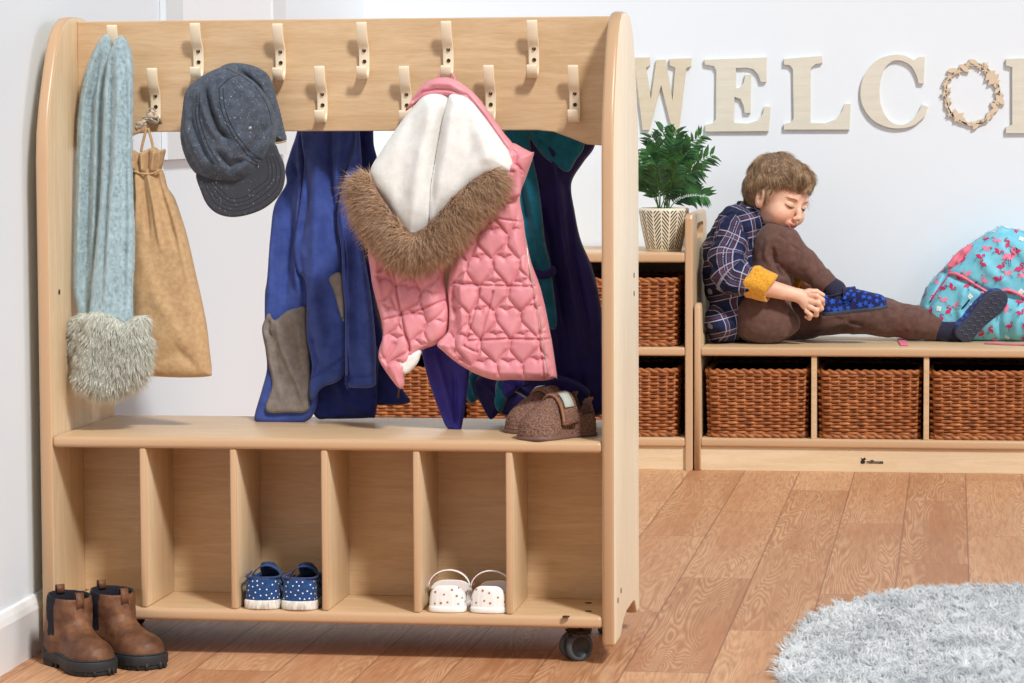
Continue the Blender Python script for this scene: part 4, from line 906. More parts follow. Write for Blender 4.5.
def patches(v, f, n, mind, shapes, rng, where=None, off=0.0005, snap=True):
    """scatter small flat shapes (list of (outline2d, material index)) over a surface"""
    r, nr = sample_surface(v, np.asarray(f), n*12, rng, where); keep = []
    for i in range(len(r)):
        if all(np.sum((r[i]-r[j])**2) > mind*mind for j in keep): keep.append(i)
        if len(keep) >= n: break
    bvh = BVHTree.FromPolygons([tuple(q) for q in v], qf(f)) if snap else None
    V, F, MI = [], [], []; nv = 0
    for i in keep:
        N_ = nr[i]; a = np.cross(N_, rng.normal(size=3)); 
        sh = shapes[rng.integers(len(shapes))]
        if sh.get('upright'): a = np.cross([0, 0, 1.0], N_); an = rng.normal(0, sh['upright']); a = a/np.linalg.norm(a); bb = np.cross(N_, a); a = a*math.cos(an)+bb*math.sin(an)
        a = a/(np.linalg.norm(a)+1e-9); bb = np.cross(N_, a); lay = 0
        for poly, m in sh['polys']:
            lay += 1; pts = [r[i]+a*p[0]+bb*p[1] for p in poly]; c = sum(pts)/len(pts); pts = [c]+pts; out = []
            for p in pts:
                if snap:
                    h = bvh.find_nearest(Vector(p)); nn_ = h[1]; out.append(np.array((h[0]+nn_*(off+0.00025*lay)*(1 if nn_.dot(Vector(N_)) > 0 else -1))[:]))
                else: out.append(p+N_*(off+0.00025*lay))
            k = len(poly); V += out; F += [(nv, nv+1+j, nv+1+(j+1) % k) for j in range(k)]; MI += [m]*k; nv += k+1
    return np.array(V), F, MI
def disc(r, n=8, cx=0, cy=0): return [(cx+r*math.cos(2*PI*i/n), cy+r*math.sin(2*PI*i/n)) for i in range(n)]
def star(r, cx=0, cy=0, ri=0.5): return [(cx+(r if i % 2 == 0 else r*ri)*math.cos(2*PI*i/10), cy+(r if i % 2 == 0 else r*ri)*math.sin(2*PI*i/10)) for i in range(10)]

m_denim = cloth_mat('navy_canvas', srgb(28, 62, 112), srgb(40, 78, 132), 200, 0.85, 0.4)
m_trim = cloth_mat('dark_blue_binding', srgb(40, 54, 92), srgb(54, 68, 108), 200, 0.8, 0.3)
m_dot = Mat('white_dots', srgb(238, 238, 236), 0.7)
m_wsole = Mat('white_rubber', rough=0.6, spec=0.3); m_wsole.color(m_wsole.ramp(m_wsole.noise(m_wsole.coord('Object', (1, 1, 0.25)), 240, 2), [(0.4, srgb(232, 228, 220)), (0.7, srgb(190, 180, 164))]))
m_ins = Mat('dark_lining', srgb(24, 26, 38), 0.9)
def soled(par, xs, ws, yc, yaw, loc, h, grow, mat, name='sole', z0=0.0):
    v, f = prism(outline(xs, ws, yc, grow), 2, z0, z0+h, min(0.003, h*0.3), 2); return obj(name, (put(v, yaw, loc), f), mat, par)

def arch(pts, hw, th):
    V = []
    for i, (x, y, z) in enumerate(pts):
        n = np.array([0, y, max(z-0.02, 0.001)]); n /= np.linalg.norm(n); c = np.array([x, y, z])
        V += [c-(hw, 0, 0), c+(hw, 0, 0), c+(hw, 0, 0)+n*th, c-(hw, 0, 0)+n*th]
    n = len(pts); return np.array(V), [(4*i+k, 4*i+(k+1) % 4, 4*i+4+(k+1) % 4, 4*i+4+k) for i in range(n-1) for k in range(4)]+[(0, 3, 2, 1), (4*n-4, 4*n-3, 4*n-2, 4*n-1)]
def sneaker(label, loc, yaw, side):
    L, w = 0.160, 0.0375; t = thing('canvas_shoe', label, 'shoe', tuple(loc), 'navy spotted canvas shoes')
    xs, ws, yc = prof(L, w); yc = yc*side; h = 0.017
    soled(t, xs, ws, yc, yaw, loc, h, 0.0022, m_wsole)
    ts = np.array([.072, .078, .078, .074, .064, .056, .052, .043, .034, .029, .024, .014])
    b = Blob((-.01, -.05, 0), (L+.01, .05, .1), 0.0016); shoe_field(b, xs, ws, ts, yc, 0.010, p=2.8)
    shoe_field(b, xs[:8]*.93+.008, ws[:8], np.where(xs[:8] < .30*L, .2, ts[:8]), yc[:8], 0.018, 'sub', p=2.8, off=-0.004)
    b.ell((.066, 0, .066), (.034, .021, .024), None, .004, 'sub'); b.box((.035, 0, .082), (.055, .05, .024), None, .004, .003, 'sub')
    v, f = b.mesh(); v = relax(v, f, 2); cen = v[f].mean(1); up = obj('upper', (put(v, yaw, loc), f), [m_denim, m_trim], t, midx=((cen[:, 2] > .0545) & (cen[:, 0] < .1)).astype(int))
    vp, fp, mi = patches(v, f, 130, 0.0078, [{'polys': [(disc(0.00145, 7), 0)]}], rng, where=lambda c, n: ((c[:, 2] > .02) & (c[:, 2] < .052) & (np.sum(n*(c-np.array([.07, 0, .03])), 1) > 0)).astype(float)+1e-9, off=0.0003)
    obj('dots', (put(vp, yaw, loc), fp), m_dot, up)
    # tongue, strap and binding
    ar = [(0.066, w*math.cos(a)*0.80, 0.036+0.034*math.sin(a)) for a in np.linspace(0.0, PI, 18)]
    sv_, sf_ = arch(ar, 0.0085, 0.0016); obj('strap', (put(sv_, yaw, loc), sf_), m_denim, t)
    obj('tongue', (put(tube([(0.112, 0, .044), (0.09, 0, .062), (0.076, 0, .074)], [0.018, 0.018, 0.012], 12, flat=0.25)[0], yaw, loc), tube([(0, 0, 0), (0, 0, 1), (0, 0, 2)], 1, 12)[1]), m_trim, t)
    rim = [(x, s*(np.interp(x, xs, ws)-0.001)+np.interp(x, xs, yc), .0575+.000*x) for s, rg in ((1, np.linspace(.075, .003, 12)), (-1, np.linspace(.003, .075, 12))) for x in rg]
    rv, rf = tube(rim, 0.0021, 6); obj('collar_binding', (put(rv, yaw, loc), rf), m_trim, up)
    soled(t, xs[:10], ws[:10]-.005, yc[:10], yaw, loc, 0.003, 0, m_ins, 'insole', 0.0175)
zsh = 0.0529+ZR
pA = ground(258, 612, zsh); pB = ground(295, 612.5, zsh)
sneaker('navy canvas shoe with white spots, left one of the pair in the third cubby', np.array([pA[0], 0.008, zsh+0.0003]), math.radians(93), 1)
sneaker('navy canvas shoe with white spots, right one of the pair, its side against the divider', np.array([pB[0], 0.006, zsh+0.0003]), math.radians(90), -1)

m_wl = Mat('white_leather', srgb(240, 238, 234), 0.4, 0.45); m_brd = Mat('brown_spots', srgb(166, 112, 80), 0.6); m_gd = Mat('grey_spots', srgb(168, 176, 184), 0.6); m_pl = Mat('dusty_pink_lining', srgb(206, 150, 146), 0.7)
def maryjane(label, loc, yaw, side):
    L, w = 0.140, 0.0395; t = thing('baby_shoe', label, 'shoe', tuple(loc), 'white spotted strap shoes')
    xs, ws, yc = prof(L, w); yc = yc*side; h = 0.012
    soled(t, xs, ws, yc, yaw, loc, h, 0.0012, m_wl)
    ts = np.array([.034, .040, .042, .040, .036, .032, .034, .036, .032, .027, .022, .014])
    b = Blob((-.01, -.05, 0), (L+.01, .05, .1), 0.0015); shoe_field(b, xs, ws, ts, yc, 0.009, p=3.2)
    shoe_field(b, xs[:9]*.93+.007, ws[:9], np.full(9, .2), yc[:9], 0.014, 'sub', p=3, off=-0.0032)
    b2 = Blob((-.01, -.05, 0), (L+.01, .05, .1), 0.0015); shoe_field(b2, xs[7:], ws[7:], ts[7:], yc[7:], 0.009, p=3.0); b.g = np.minimum(b.g, b2.g)
    b.box((.05, 0, .062), (.065, .06, .0125), None, .004, .003, 'sub')
    v, f = b.mesh(); v = relax(v, f, 2); up = obj('upper', (put(v, yaw, loc), f), m_wl, t)
    vp, fp, mi = patches(v, f, 46, 0.0105, [{'polys': [(disc(0.0019, 7), 0)]}, {'polys': [(disc(0.0024, 5), 0)]}, {'polys': [(disc(0.0024, 7), 1)]}], rng, where=lambda c, n: ((c[:, 2] > .015) & (c[:, 2] < .045) & (np.sum(n*(c-np.array([.06, 0, .025])), 1) > 0)).astype(float)+1e-9, off=0.0003)
    obj('spots', (put(vp, yaw, loc), fp), [m_brd, m_gd], up, midx=mi)
    for dx, r0 in ((0.045, 1.0), (0.060, 0.94)):
        ar = [(dx, w*math.cos(a)*0.92*r0, 0.040+0.030*r0*math.sin(a)) for a in np.linspace(0.0, PI, 18)]
        sv, sf = arch(ar, 0.0055, 0.0018); obj('strap', (put(sv, yaw, loc), sf), [m_wl, m_pl][0 if dx < .05 else 1], t)
    soled(t, xs[:9], ws[:9]-.004, yc[:9], yaw, loc, 0.002, 0, m_pl, 'insole', 0.0125)
pA = ground(449, 612, zsh); pB = ground(490, 613, zsh)
maryjane('white baby shoe with brown spots, left one of the pair in the fifth cubby', np.array([pA[0]-0.002, 0.010, zsh+0.0003]), math.radians(93), 1)
maryjane('white baby shoe with brown spots, right one of the pair nearest the divider', np.array([pB[0]-0.002, 0.010, zsh+0.0003]), math.radians(90), -1)

# teddy slippers on the bench top
m_ted = Mat('brown_teddy_fleece', rough=0.95, spec=0.15); v_ = m_ted.coord(); nt_ = m_ted.noise(v_, 420, 3, 0.6)
m_ted.color(m_ted.ramp(nt_, [(0.35, srgb(98, 70, 60)), (0.62, srgb(160, 124, 108))])); m_ted.bump(nt_, 1.0, 0.004)
m_tedtrim = cloth_mat('brown_suede', srgb(134, 92, 66), srgb(158, 112, 84), 200, 0.8, 0.3); m_bsole = Mat('brown_rubber', srgb(112, 84, 76), 0.5); m_lab = Mat('pale_lining', srgb(176, 184, 176), 0.8)
def slipper(label, loc, yaw, side):
    L, w = 0.155, 0.040; t = thing('teddy_slipper', label, 'slipper', tuple(loc), 'brown teddy slippers')
    xs, ws, yc = prof(L, w); yc = yc*side
    soled(t, xs, ws, yc, yaw, loc, 0.007, 0.0015, m_bsole)
    ts = np.array([.045, .052, .056, .056, .058, .062, .058, .050, .040, .033, .026, .015])*1.16
    b = Blob((-.015, -.055, 0), (L+.012, .055, .1), 0.0018); shoe_field(b, xs, ws, ts, yc, 0.004, p=2.1)
    shoe_field(b, xs[:8], ws[:8], np.full(8, .2), yc[:8], 0.014, 'sub', p=2.5, off=-0.006)
    bb = Blob((-.015, -.055, 0), (L+.012, .055, .1), 0.0018); shoe_field(bb, xs[5:], ws[5:], ts[5:], yc[5:], 0.004, p=2.1); b.g = np.minimum(b.g, bb.g)
    v, f = b.mesh(); v = relax(v, f, 2)
    nr = vnormals(v, f); v = v+nr*(np.array([noise.noise(Vector(q*260)) for q in v])*0.0022)[:, None]
    up = obj('upper', (put(v, yaw, loc), f), m_ted, t)
    # strap band across the instep with a turned-back end
    x0 = 0.070; pts = [(x0+0.006*math.cos(a), (w+0.003)*math.cos(a), 0.014+0.062*math.sin(a)**0.8) for a in np.linspace(0.12, PI-0.12, 22)]
    bm_ = []
    V = []; 
    for (x, y, z) in pts: V += [(x-0.016, y, z+.001), (x+0.016, y, z-.003), (x+0.016, y*1.04, z+0.002), (x-0.016, y*1.04, z+0.006)]
    n = len(pts); F = [(4*i+k, 4*i+(k+1) % 4, 4*i+4+(k+1) % 4, 4*i+4+k) for i in range(n-1) for k in range(4)]+[(0, 3, 2, 1), (4*n-4, 4*n-3, 4*n-2, 4*n-1)]
    sp = obj('strap', (put(np.array(V), yaw, loc), F), m_ted, t)
    edge = [(x+0.017, y*1.02, z+0.0) for x, y, z in pts]; ev, ef = tube(edge, 0.0028, 7); obj('strap_binding', (put(ev, yaw, loc), ef), m_tedtrim, sp)
    q = [(x+0.002, y*1.07, z+0.0062) for x, y, z in pts[3:9]] if side > 0 else [(x+0.002, y*1.07, z+0.0062) for x, y, z in pts[-9:-3]]
    V = []
    for (x, y, z) in q: V += [(x-0.010, y, z), (x+0.010, y, z-.001), (x+0.010, y*1.02, z+0.0015), (x-0.010, y*1.02, z+.0025)]
    n = len(q); F = [(4*i+k, 4*i+(k+1) % 4, 4*i+4+(k+1) % 4, 4*i+4+k) for i in range(n-1) for k in range(4)]+[(0, 3, 2, 1), (4*n-4, 4*n-3, 4*n-2, 4*n-1)]
    obj('label_patch', (put(np.array(V), yaw, loc), F), m_lab, sp)
    hv, hf = tube([(0.003, -.004, .054), (-0.004, -.003, .066), (-0.005, .003, .067), (0.003, .004, .054)], 0.0022, 6); obj('heel_loop', (put(hv, yaw, loc), hf), m_tedtrim, t)
zbt = 0.3627+ZR
ya = math.radians(226)
for lab, px, py, sd, dy in (('brown teddy slipper on the bench top, front one, pale patch on strap', 549, 440.5, 1, 0), ('brown teddy slipper on the bench top, half hidden behind its partner', 513, 434, -1, 0)):
    tp = ground(px, py, zbt); yy = ya+(0.0 if sd > 0 else 0.10); d = np.array([math.cos(yy), math.sin(yy)]); heel = tp[:2]-d*0.155
    slipper(lab, np.array([min(heel[0], 0.962), heel[1], zbt+0.0003]), yy, sd)

# ankle boots on the floor
m_lea = Mat('worn_brown_leather', rough=0.55, spec=0.35); v_ = m_lea.coord(); a_ = m_lea.noise(v_, 24, 5, 0.65); b_ = m_lea.noise(v_, 150, 3)
m_lea.color(m_lea.mix(m_lea.ramp(b_, [(0.4, (0, 0, 0)), (0.8, (0.3, 0.3, 0.3))]), m_lea.ramp(a_, [(0.32, srgb(74, 46, 30)), (0.5, srgb(104, 68, 46)), (0.68, srgb(136, 92, 62))]), srgb(84, 54, 38))); m_lea.bump(a_, 0.4, 0.004)
m_gore = Mat('black_elastic', srgb(26, 26, 36), 0.9); m_bks = Mat('black_rubber', srgb(40, 42, 44), 0.6)
def boot(label, loc, yaw, side):
    L, w = 0.182, 0.042; t = thing('ankle_boot', label, 'boot', tuple(loc), 'brown ankle boots by the skirting board')
    xs, ws, yc = prof(L, w); yc = yc*side
    ol = outline(xs, ws, yc, 0.0035, 46); V, F = prism(ol, 2, 0.008, 0.026, 0.002, 2); parts = [(V, F)]
    soleo = obj('sole', (put(V, yaw, loc), F), m_bks, t)
    lug = [prism(outline(xs[:5], ws[:5], yc[:5], 0.002, 20), 2, 0.0, 0.010, 0.001, 1), prism(outline(xs[5:], ws[5:], yc[5:], 0.001, 24), 2, 0.0015, 0.010, 0.001, 1)]
    n = len(ol)
    for i in range(0, n, 4):
        a = np.array(ol[i])*np.array([1, .90]); b = np.array(ol[(i+1) % n]); c_ = np.array(ol[i-1]); tg = b-c_; tg /= np.linalg.norm(tg)+1e-9
        if 0.42*L < a[0] < 0.5*L: continue
        m_ = a*0.985+np.array([0.08*0.015, 0]); q = [m_+tg*0.0028+np.array([-tg[1], tg[0]])*s*0.0022 for s in (-1, 1)]+[m_-tg*0.0028+np.array([-tg[1], tg[0]])*s*0.0022 for s in (1, -1)]
        lug.append(prism([tuple(p) for p in q], 2, 0.0005, 0.014, 0))
    for l_ in lug[:2]: obj('tread', (put(l_[0], yaw, loc), l_[1]), m_bks, soleo)
    for l_ in lug[2:]: obj('lug', (put(l_[0], yaw, loc), l_[1]), m_bks, soleo)
    ts = np.array([.05, .07, .08, .085, .088, .080, .056, .046, .042, .037, .030, .018])
    b = Blob((-.02, -.06, .01), (L+.012, .06, .175), 0.002); shoe_field(b, xs, ws, ts, yc, 0.018, p=2.2)
    b.chain([(.044, 0, .05), (.047, 0, .10), (.050, 0, .150)], [.040, .039, .042], .018, sq=1.08)
    b.half((0, 0, .132), (0.10, 0, 1)); b.chain([(.046, 0, .055), (.048, 0, .10), (.050, 0, .17)], [.034, .035, .038], .004, 'sub', sq=1.08)
    v, f = b.mesh(); v = relax(v, f, 2); nr = vnormals(v, f); cr = np.array([noise.noise(Vector((q[0]*30, q[1]*30, q[2]*70))) for q in v]); v = v+nr*(cr*0.0016)[:, None]
    c = v[f].mean(1); u = (c[:, 2]-.055)/.09; hw = 0.010+0.006*np.clip(u, 0, 1); g = (np.abs(c[:, 0]-.050) < hw*1.0) & (c[:, 2] > .058) & (np.abs(c[:, 1]) > .016)
    inn = (np.sum(vnormals(v, f)[f].mean(1)[:, :2]*(c[:, :2]-np.array([.048, 0])), 1) < 0) & (c[:, 2] > .06)
    up = obj('upper', (put(v, yaw, loc), f), [m_lea, m_gore], t, midx=(g | inn).astype(int))
    for xx, s_ in ((0.0075, -1), (0.0905, 1)):
        dz_ = -0.012 if s_ < 0 else -0.018
        V = [(xx, 0, .122+dz_), (xx+s_*0.001, 0, .136+dz_), (xx-s_*0.001, 0, .152+dz_), (xx-s_*0.006, 0, .153+dz_), (xx-s_*0.008, 0, .138+dz_)]
        vv2 = []
        for p in V:
            for y in (-.0075, .0075):
                vv2 += [(p[0]-.001, y, p[2]), (p[0]+.0015, y, p[2])]
        F = []
        for i in range(len(V)-1):
            a = 4*i; F += [(a, a+1, a+5, a+4), (a+2, a+6, a+7, a+3), (a, a+4, a+6, a+2), (a+1, a+3, a+7, a+5)]
        F += [(0, 2, 3, 1), (16, 17, 19, 18)]
        obj('pull_tab', (put(np.array(vv2), yaw, loc), F), m_tedtrim if False else m_lea, t)
    wl_ = outline(xs, ws, yc, 0.001, 46); wv_, wf_ = tube([(a, b, .0275) for a, b in wl_+wl_[:2]], 0.0018, 6); obj('welt', (put(wv_, yaw, loc), wf_), m_bks, up)
for lab, px, py, an, sd in (('worn brown leather ankle boot nearest the left wall', 104, 676, -47, -1), ('worn brown leather ankle boot, the one further from the left wall', 152, 670, -43, 1)):
    tp = ground(px, py); an = math.radians(an); d = np.array([math.cos(an), math.sin(an)]); heel = tp[:2]-d*0.180
    boot(lab, np.array([max(heel[0], -0.001), heel[1], 0.0]), an, sd)

# ------------------------------------------------------------------ wooden letters and wreath on the wall
m_let = wood_mat('pale_plywood', srgb(214, 209, 194), srgb(226, 221, 206), 'x', 0.6)
m_let2 = wood_mat('tan_plywood', srgb(210, 198, 174), srgb(220, 210, 188), 'x', 0.6)
m_wr = wood_mat('pink_plywood', srgb(216, 194, 166), srgb(226, 206, 180), 'x', 0.6)
def letter(pts, label, mat):
    P = [xz(620+a/2.535, 30+b/2.535, YB-0.011) for a, b in pts]
    tag(obj('letter', prism(P, 1, YB-0.011, YB-0.001, 0.0008, 1), mat, smooth=False), label, 'letter', 'wooden letters spelling a greeting')
letter([(28, 70), (75, 69), (76, 90), (66, 96), (78, 175), (92, 75), (115, 75), (133, 178), (140, 96), (126, 90), (125, 73), (181, 71), (180, 92), (168, 97), (149, 254), (132, 254), (104, 140), (74, 254), (57, 254), (38, 97), (28, 92)], 'tan wooden letter W on the wall, partly behind the trolley side', m_let2)
letter([(213, 75), (372, 69), (371, 132), (357, 133), (350, 113), (338, 100), (322, 96), (294, 97), (294, 148), (306, 145), (314, 132), (317, 113), (332, 113), (331, 211), (316, 211), (313, 192), (305, 175), (290, 170), (289, 235), (325, 237), (350, 229), (362, 212), (366, 194), (382, 194), (377, 257), (216, 258), (216, 240), (235, 236), (243, 226), (244, 103), (238, 92), (215, 88)], 'pale wooden letter E on the wall, above the fern', m_let)
letter([(415, 73), (513, 65), (513, 84), (495, 87), (484, 97), (483, 235), (520, 236), (548, 226), (563, 205), (570, 187), (585, 187), (582, 253), (415, 253), (415, 238), (433, 234), (440, 225), (438, 100), (431, 90), (415, 88)], "pale wooden letter L on the wall above the boy's head", m_let)
Cp = spline([(752, 117), (738, 92), (715, 79), (692, 79), (673, 95), (662, 122), (658, 152), (661, 186), (672, 215), (690, 234), (715, 240), (738, 230), (756, 208), (765, 189)], 4, False).tolist()+[(781, 194)]+spline([(773, 219), (745, 242), (710, 250), (675, 246), (640, 228), (616, 195), (609, 160), (615, 125), (632, 95), (657, 73), (690, 63), (720, 64), (745, 76)], 4, False).tolist()+[(757, 68), (773, 68), (770, 136), (757, 136)]
letter(Cp, 'pale wooden letter C on the wall, left of the wreath', m_let)
letter([(978, 73), (1045, 71), (1075, 150), (1105, 71), (1160, 71), (1160, 88), (1146, 92), (1146, 240), (1160, 244), (1160, 262), (1100, 262), (1100, 244), (1114, 240), (1114, 130), (1080, 245), (1070, 245), (1025, 120), (1025, 240), (1040, 245), (1040, 262), (978, 262), (978, 246), (994, 240), (994, 95), (978, 90)], 'pale wooden letter M cut off by the right edge', m_let)
rw = np.random.default_rng(12); c0 = np.array(xz(620+893/2.535, 30+163/2.535, YB-0.008)); parts = []; sc = 1/2.535/355
fz = [0]
def flat(poly): fz[0] += 1; return prism([tuple(p) for p in poly], 1, YB-0.0095-0.0001*(fz[0] % 9), YB-0.0025, 0)
for ph, am in ((0, .0035), (2.1, .003)):
    rr = []; ri = []
    for i in range(72):
        a = 2*PI*i/72; R = np.array([.0755*math.cos(a), .086*math.sin(a)]); k = 1+am*14*math.sin(5*a+ph)/1.0*0.5
        rr.append(c0+R*k*1.04); ri.append(c0+R*k*0.965)
    V = np.array([(p[0], y, p[1]) for y in (YB-.009, YB-.002) for p in rr+ri]); n = 72; F = []
    for i in range(n):
        j = (i+1) % n; F += [(i, j, n+j, n+i), (2*n+i, 3*n+i, 3*n+j, 2*n+j), (i, 2*n+i, 2*n+j, j), (n+i, n+j, 3*n+j, 3*n+i)]
    parts.append((V, F))
for i in range(44):
    a = 2*PI*(i+rw.uniform(-.3, .3))/44; R = np.array([.0755*math.cos(a), .086*math.sin(a)]); c = c0+R*(1+rw.uniform(-.10, .10)); an = rw.uniform(0, 6.28)
    if i % 3 == 0 or 6 < i < 10 or 17 < i < 24:
        s = rw.uniform(.008, .0115); parts.append(flat([(c[0]+s*(0.62+0.38*math.cos(5*t))*math.cos(t+an), c[1]+s*(0.62+0.38*math.cos(5*t))*math.sin(t+an)) for t in np.linspace(0, 2*PI, 30, endpoint=False)]))
    else:
        s = rw.uniform(.011, .017); d = np.array([math.cos(a+rw.choice([-.9, .9])), math.sin(a+rw.choice([-.9, .9]))]); q = np.array([-d[1], d[0]]); parts.append(flat([c-d*s, c-d*s*.3+q*s*.42, c+d*s*.5+q*s*.35, c+d*s, c+d*s*.5-q*s*.35, c-d*s*.3-q*s*.42]))
tag(obj('wreath', join(*parts), m_wr, smooth=False), 'cut-out wooden flower wreath standing in for the O', 'wreath')
# ------------------------------------------------------------------ potted fern
ptc = at(664, 240, YF+0.13); zt0 = 0.604
fern = thing('potted_fern', 'green fern in a cream pot with black leaf-vein lines on the tall unit', 'plant', (ptc[0], YF+0.13, zt0))
m_pot = Mat('cream_patterned_pot', rough=0.45)
cx_, cy_ = ptc[0], YF+0.13
prf = [(0.0001, 0), (.046, 0), (.050, .004), (.058, .04), (.066, .08), (.0700, .108), (.0700, .118), (.0665, .121), (.064, .118), (.062, .1), (0.0001, .098)]
pv, pf = lathe([(r, zt0+z) for r, z in prf], cx_, cy_, 96)
ncol = 9; uv = np.zeros_like(pv); ang = np.arctan2(pv[:, 1]-cy_, pv[:, 0]-cx_)
vq = m_pot.coord('Object'); sx_, sy_, sz_ = m_pot.xyz(vq)[:3]
an_ = m_pot.math('ARCTAN2', sy_, sx_); uu = m_pot.math('FRACT', m_pot.math('ADD', m_pot.math('MULTIPLY', an_, ncol/(2*PI)), 20.27)); ab = m_pot.math('ABSOLUTE', m_pot.math('SUBTRACT', uu, 0.5))
tt2 = m_pot.math('FRACT', m_pot.math('DIVIDE', m_pot.math('SUBTRACT', sz_, m_pot.math('MULTIPLY', ab, 0.058)), 0.0112))
ln = m_pot.math('MULTIPLY', m_pot.math('LESS_THAN', tt2, 0.48), m_pot.math('MULTIPLY', m_pot.math('GREATER_THAN', ab, 0.05), m_pot.math('LESS_THAN', ab, 0.46)))
ln = m_pot.math('MULTIPLY', ln, m_pot.math('LESS_THAN', sz_, 0.114)); ln = m_pot.math('MULTIPLY', ln, m_pot.math('GREATER_THAN', sz_, 0.006))
m_pot.color(m_pot.mix(ln, srgb(226, 216, 194), srgb(52, 46, 42)))
obj('pot', (pv, pf), m_pot, fern)
m_soil = Mat('soil', srgb(60, 46, 36), 0.95); obj('soil', lathe([(0.0001, zt0+.1), (.062, zt0+.1), (.061, zt0+.106), (0.0001, zt0+.110)], cx_, cy_, 30), m_soil, fern)
m_leaf = Mat('fern_leaf', rough=0.45, spec=0.4); vl = m_leaf.coord(); m_leaf.color(m_leaf.ramp(m_leaf.noise(vl, 26, 2), [(0.35, srgb(24, 66, 36)), (0.65, srgb(62, 112, 56))])); m_stem = Mat('fern_stem', srgb(88, 128, 62), 0.6)
rl = np.random.default_rng(21)
tips = [(676, 131, .10), (652, 136, .05), (664, 128, .14), (700, 136, .13), (712, 155, .10), (646, 150, .03), (690, 150, .04), (706, 196, .06), (641, 172, .1), (668, 150, .02), (684, 138, .17), (656, 165, .0), (700, 170, .02), (630, 150, .15), (625, 175, .08), (678, 165, -.01), (694, 180, .16)]
for tx, ty, dy in tips:
    b0 = np.array([cx_+rl.uniform(-.015, .015), cy_+rl.uniform(-.015, .015), zt0+.105]); tip = at(tx, ty, YF+dy+0.02)
    mid = (b0+tip)/2+np.array([(b0[0]-tip[0])*.25, 0, .030+0.1*abs(tip[0]-b0[0])]); tt = np.linspace(0, 1, 16)[:, None]
    cur = (1-tt)**2*b0+2*tt*(1-tt)*mid+tt*tt*tip
    fo = obj('frond', tube(cur, np.linspace(.0016, .0006, 16), 5), m_stem, fern); LV, LF = [], []; nv = 0
    Tn = np.gradient(cur, axis=0); Tn /= np.linalg.norm(Tn, axis=1)[:, None]; view = np.array([rl.uniform(-.5, .5), -1, rl.uniform(-.2, .5)]); view /= np.linalg.norm(view)
    for i in np.arange(4, 15.99, 0.75):
        k = int(i); fr_ = i-k; p = cur[min(k, 15)]*(1-fr_)+cur[min(k+1, 15)]*fr_; T = Tn[min(k, 15)]; sd = np.cross(T, view); sd /= np.linalg.norm(sd)
        ll = 0.054*math.sin(PI*min(1, (i-2.0)/15.5))**0.6*rl.uniform(.8, 1.1)
        for s in (-1, 1):
            d = T*0.72+sd*s*0.75+np.array([0, 0, -.1])+rl.normal(0, .10, 3); d /= np.linalg.norm(d); q = np.cross(d, view); q /= np.linalg.norm(q); nrm = np.cross(q, d); wd = ll*0.105
            ps = [p, p+d*ll*.25+q*wd, p+d*ll*.6+q*wd*.85, p+d*ll-np.array([0, 0, .004]), p+d*ll*.6-q*wd*.85, p+d*ll*.25-q*wd, p+d*ll*.3+nrm*.0012, p+d*ll*.62+nrm*.0010]
            LV += ps; LF += [(nv, nv+1, nv+6), (nv+1, nv+2, nv+7, nv+6), (nv+2, nv+3, nv+7), (nv+3, nv+4, nv+7), (nv+4, nv+5, nv+6, nv+7), (nv+5, nv, nv+6)]; nv += 8
    obj('leaflets', (np.array(LV), LF), m_leaf, fo, smooth=False)

# ------------------------------------------------------------------ shaggy rug
m_rug = Mat('silver_grey_shag', rough=0.7, spec=0.25); vr = m_rug.coord(); m_rug.color(m_rug.ramp(m_rug.noise(vr, 7, 3, 0.6), [(0.35, srgb(196, 201, 205)), (0.6, srgb(232, 235, 237))])); m_rug.b.inputs['Sheen Weight'].default_value = 0.3
rp = [ground(a, b, 0.012)[:2] for a, b in ((783, 683), (779, 655), (793, 638), (806, 622), (822, 611), (852, 601), (900, 592), (960, 588), (1024, 587))]
rp = [tuple(p) for p in rp]+[(1.98, .90), (2.3, .78), (2.52, .45), (2.58, .0), (2.45, -.45), (2.1, -.72), (1.7, -.72), (1.42, -.52)]
rps = spline(rp, 6); rv, rf = prism([tuple(p) for p in rps], 2, 0.0, 0.012, 0.004, 2)
rug = thing('shag_rug', 'round silvery shaggy rug on the floor at lower right', 'rug', (2.0, 0.1, 0))
obj('backing', (rv, rf), m_rug, rug, smooth=False)
rr_ = np.random.default_rng(5); N0 = 150000; q = np.stack([rr_.uniform(1.25, 2.6, N0), rr_.uniform(-.75, .95, N0)], 1); ins = inside(q[:, 0], q[:, 1], rps.tolist()); q = q[ins]
vis = (q[:, 0] < 1.98) & (q[:, 1] > -.32); q = q[vis | (rr_.random(len(q)) < 0.35)]
# clumped tufts: hairs lean with a flow field and gather to nearby tuft centres
cell = 0.021; tc0 = np.floor(q/cell); hsh = lambda a, b, s: np.modf(np.abs(np.sin(a*127.1+b*311.7+s*74.7)*43758.5453))[0]
cen = (tc0+0.5+np.stack([hsh(tc0[:, 0], tc0[:, 1], 1)-.5, hsh(tc0[:, 0], tc0[:, 1], 2)-.5], 1)*0.9)*cell
ang = (np.array([noise.noise(Vector((a*5, b*5, 0))) for a, b in cen])*2.5+hsh(tc0[:, 0], tc0[:, 1], 3)*2.6)*2
ln_ = np.stack([np.cos(ang), np.sin(ang)], 1)*0.75
roots = np.concatenate([q, np.full((len(q), 1), .010)], 1); dr = np.concatenate([ln_+(cen-q)/cell*0.5, np.full((len(q), 1), .75)], 1); dr /= np.linalg.norm(dr, axis=1)[:, None]
sv, sf = strands(roots, dr, 0.032, 0.0013, 0.35, 2, 0.16, rr_)
po = obj('pile', (sv, sf), m_rug, rug); tag(po, kind='stuff')

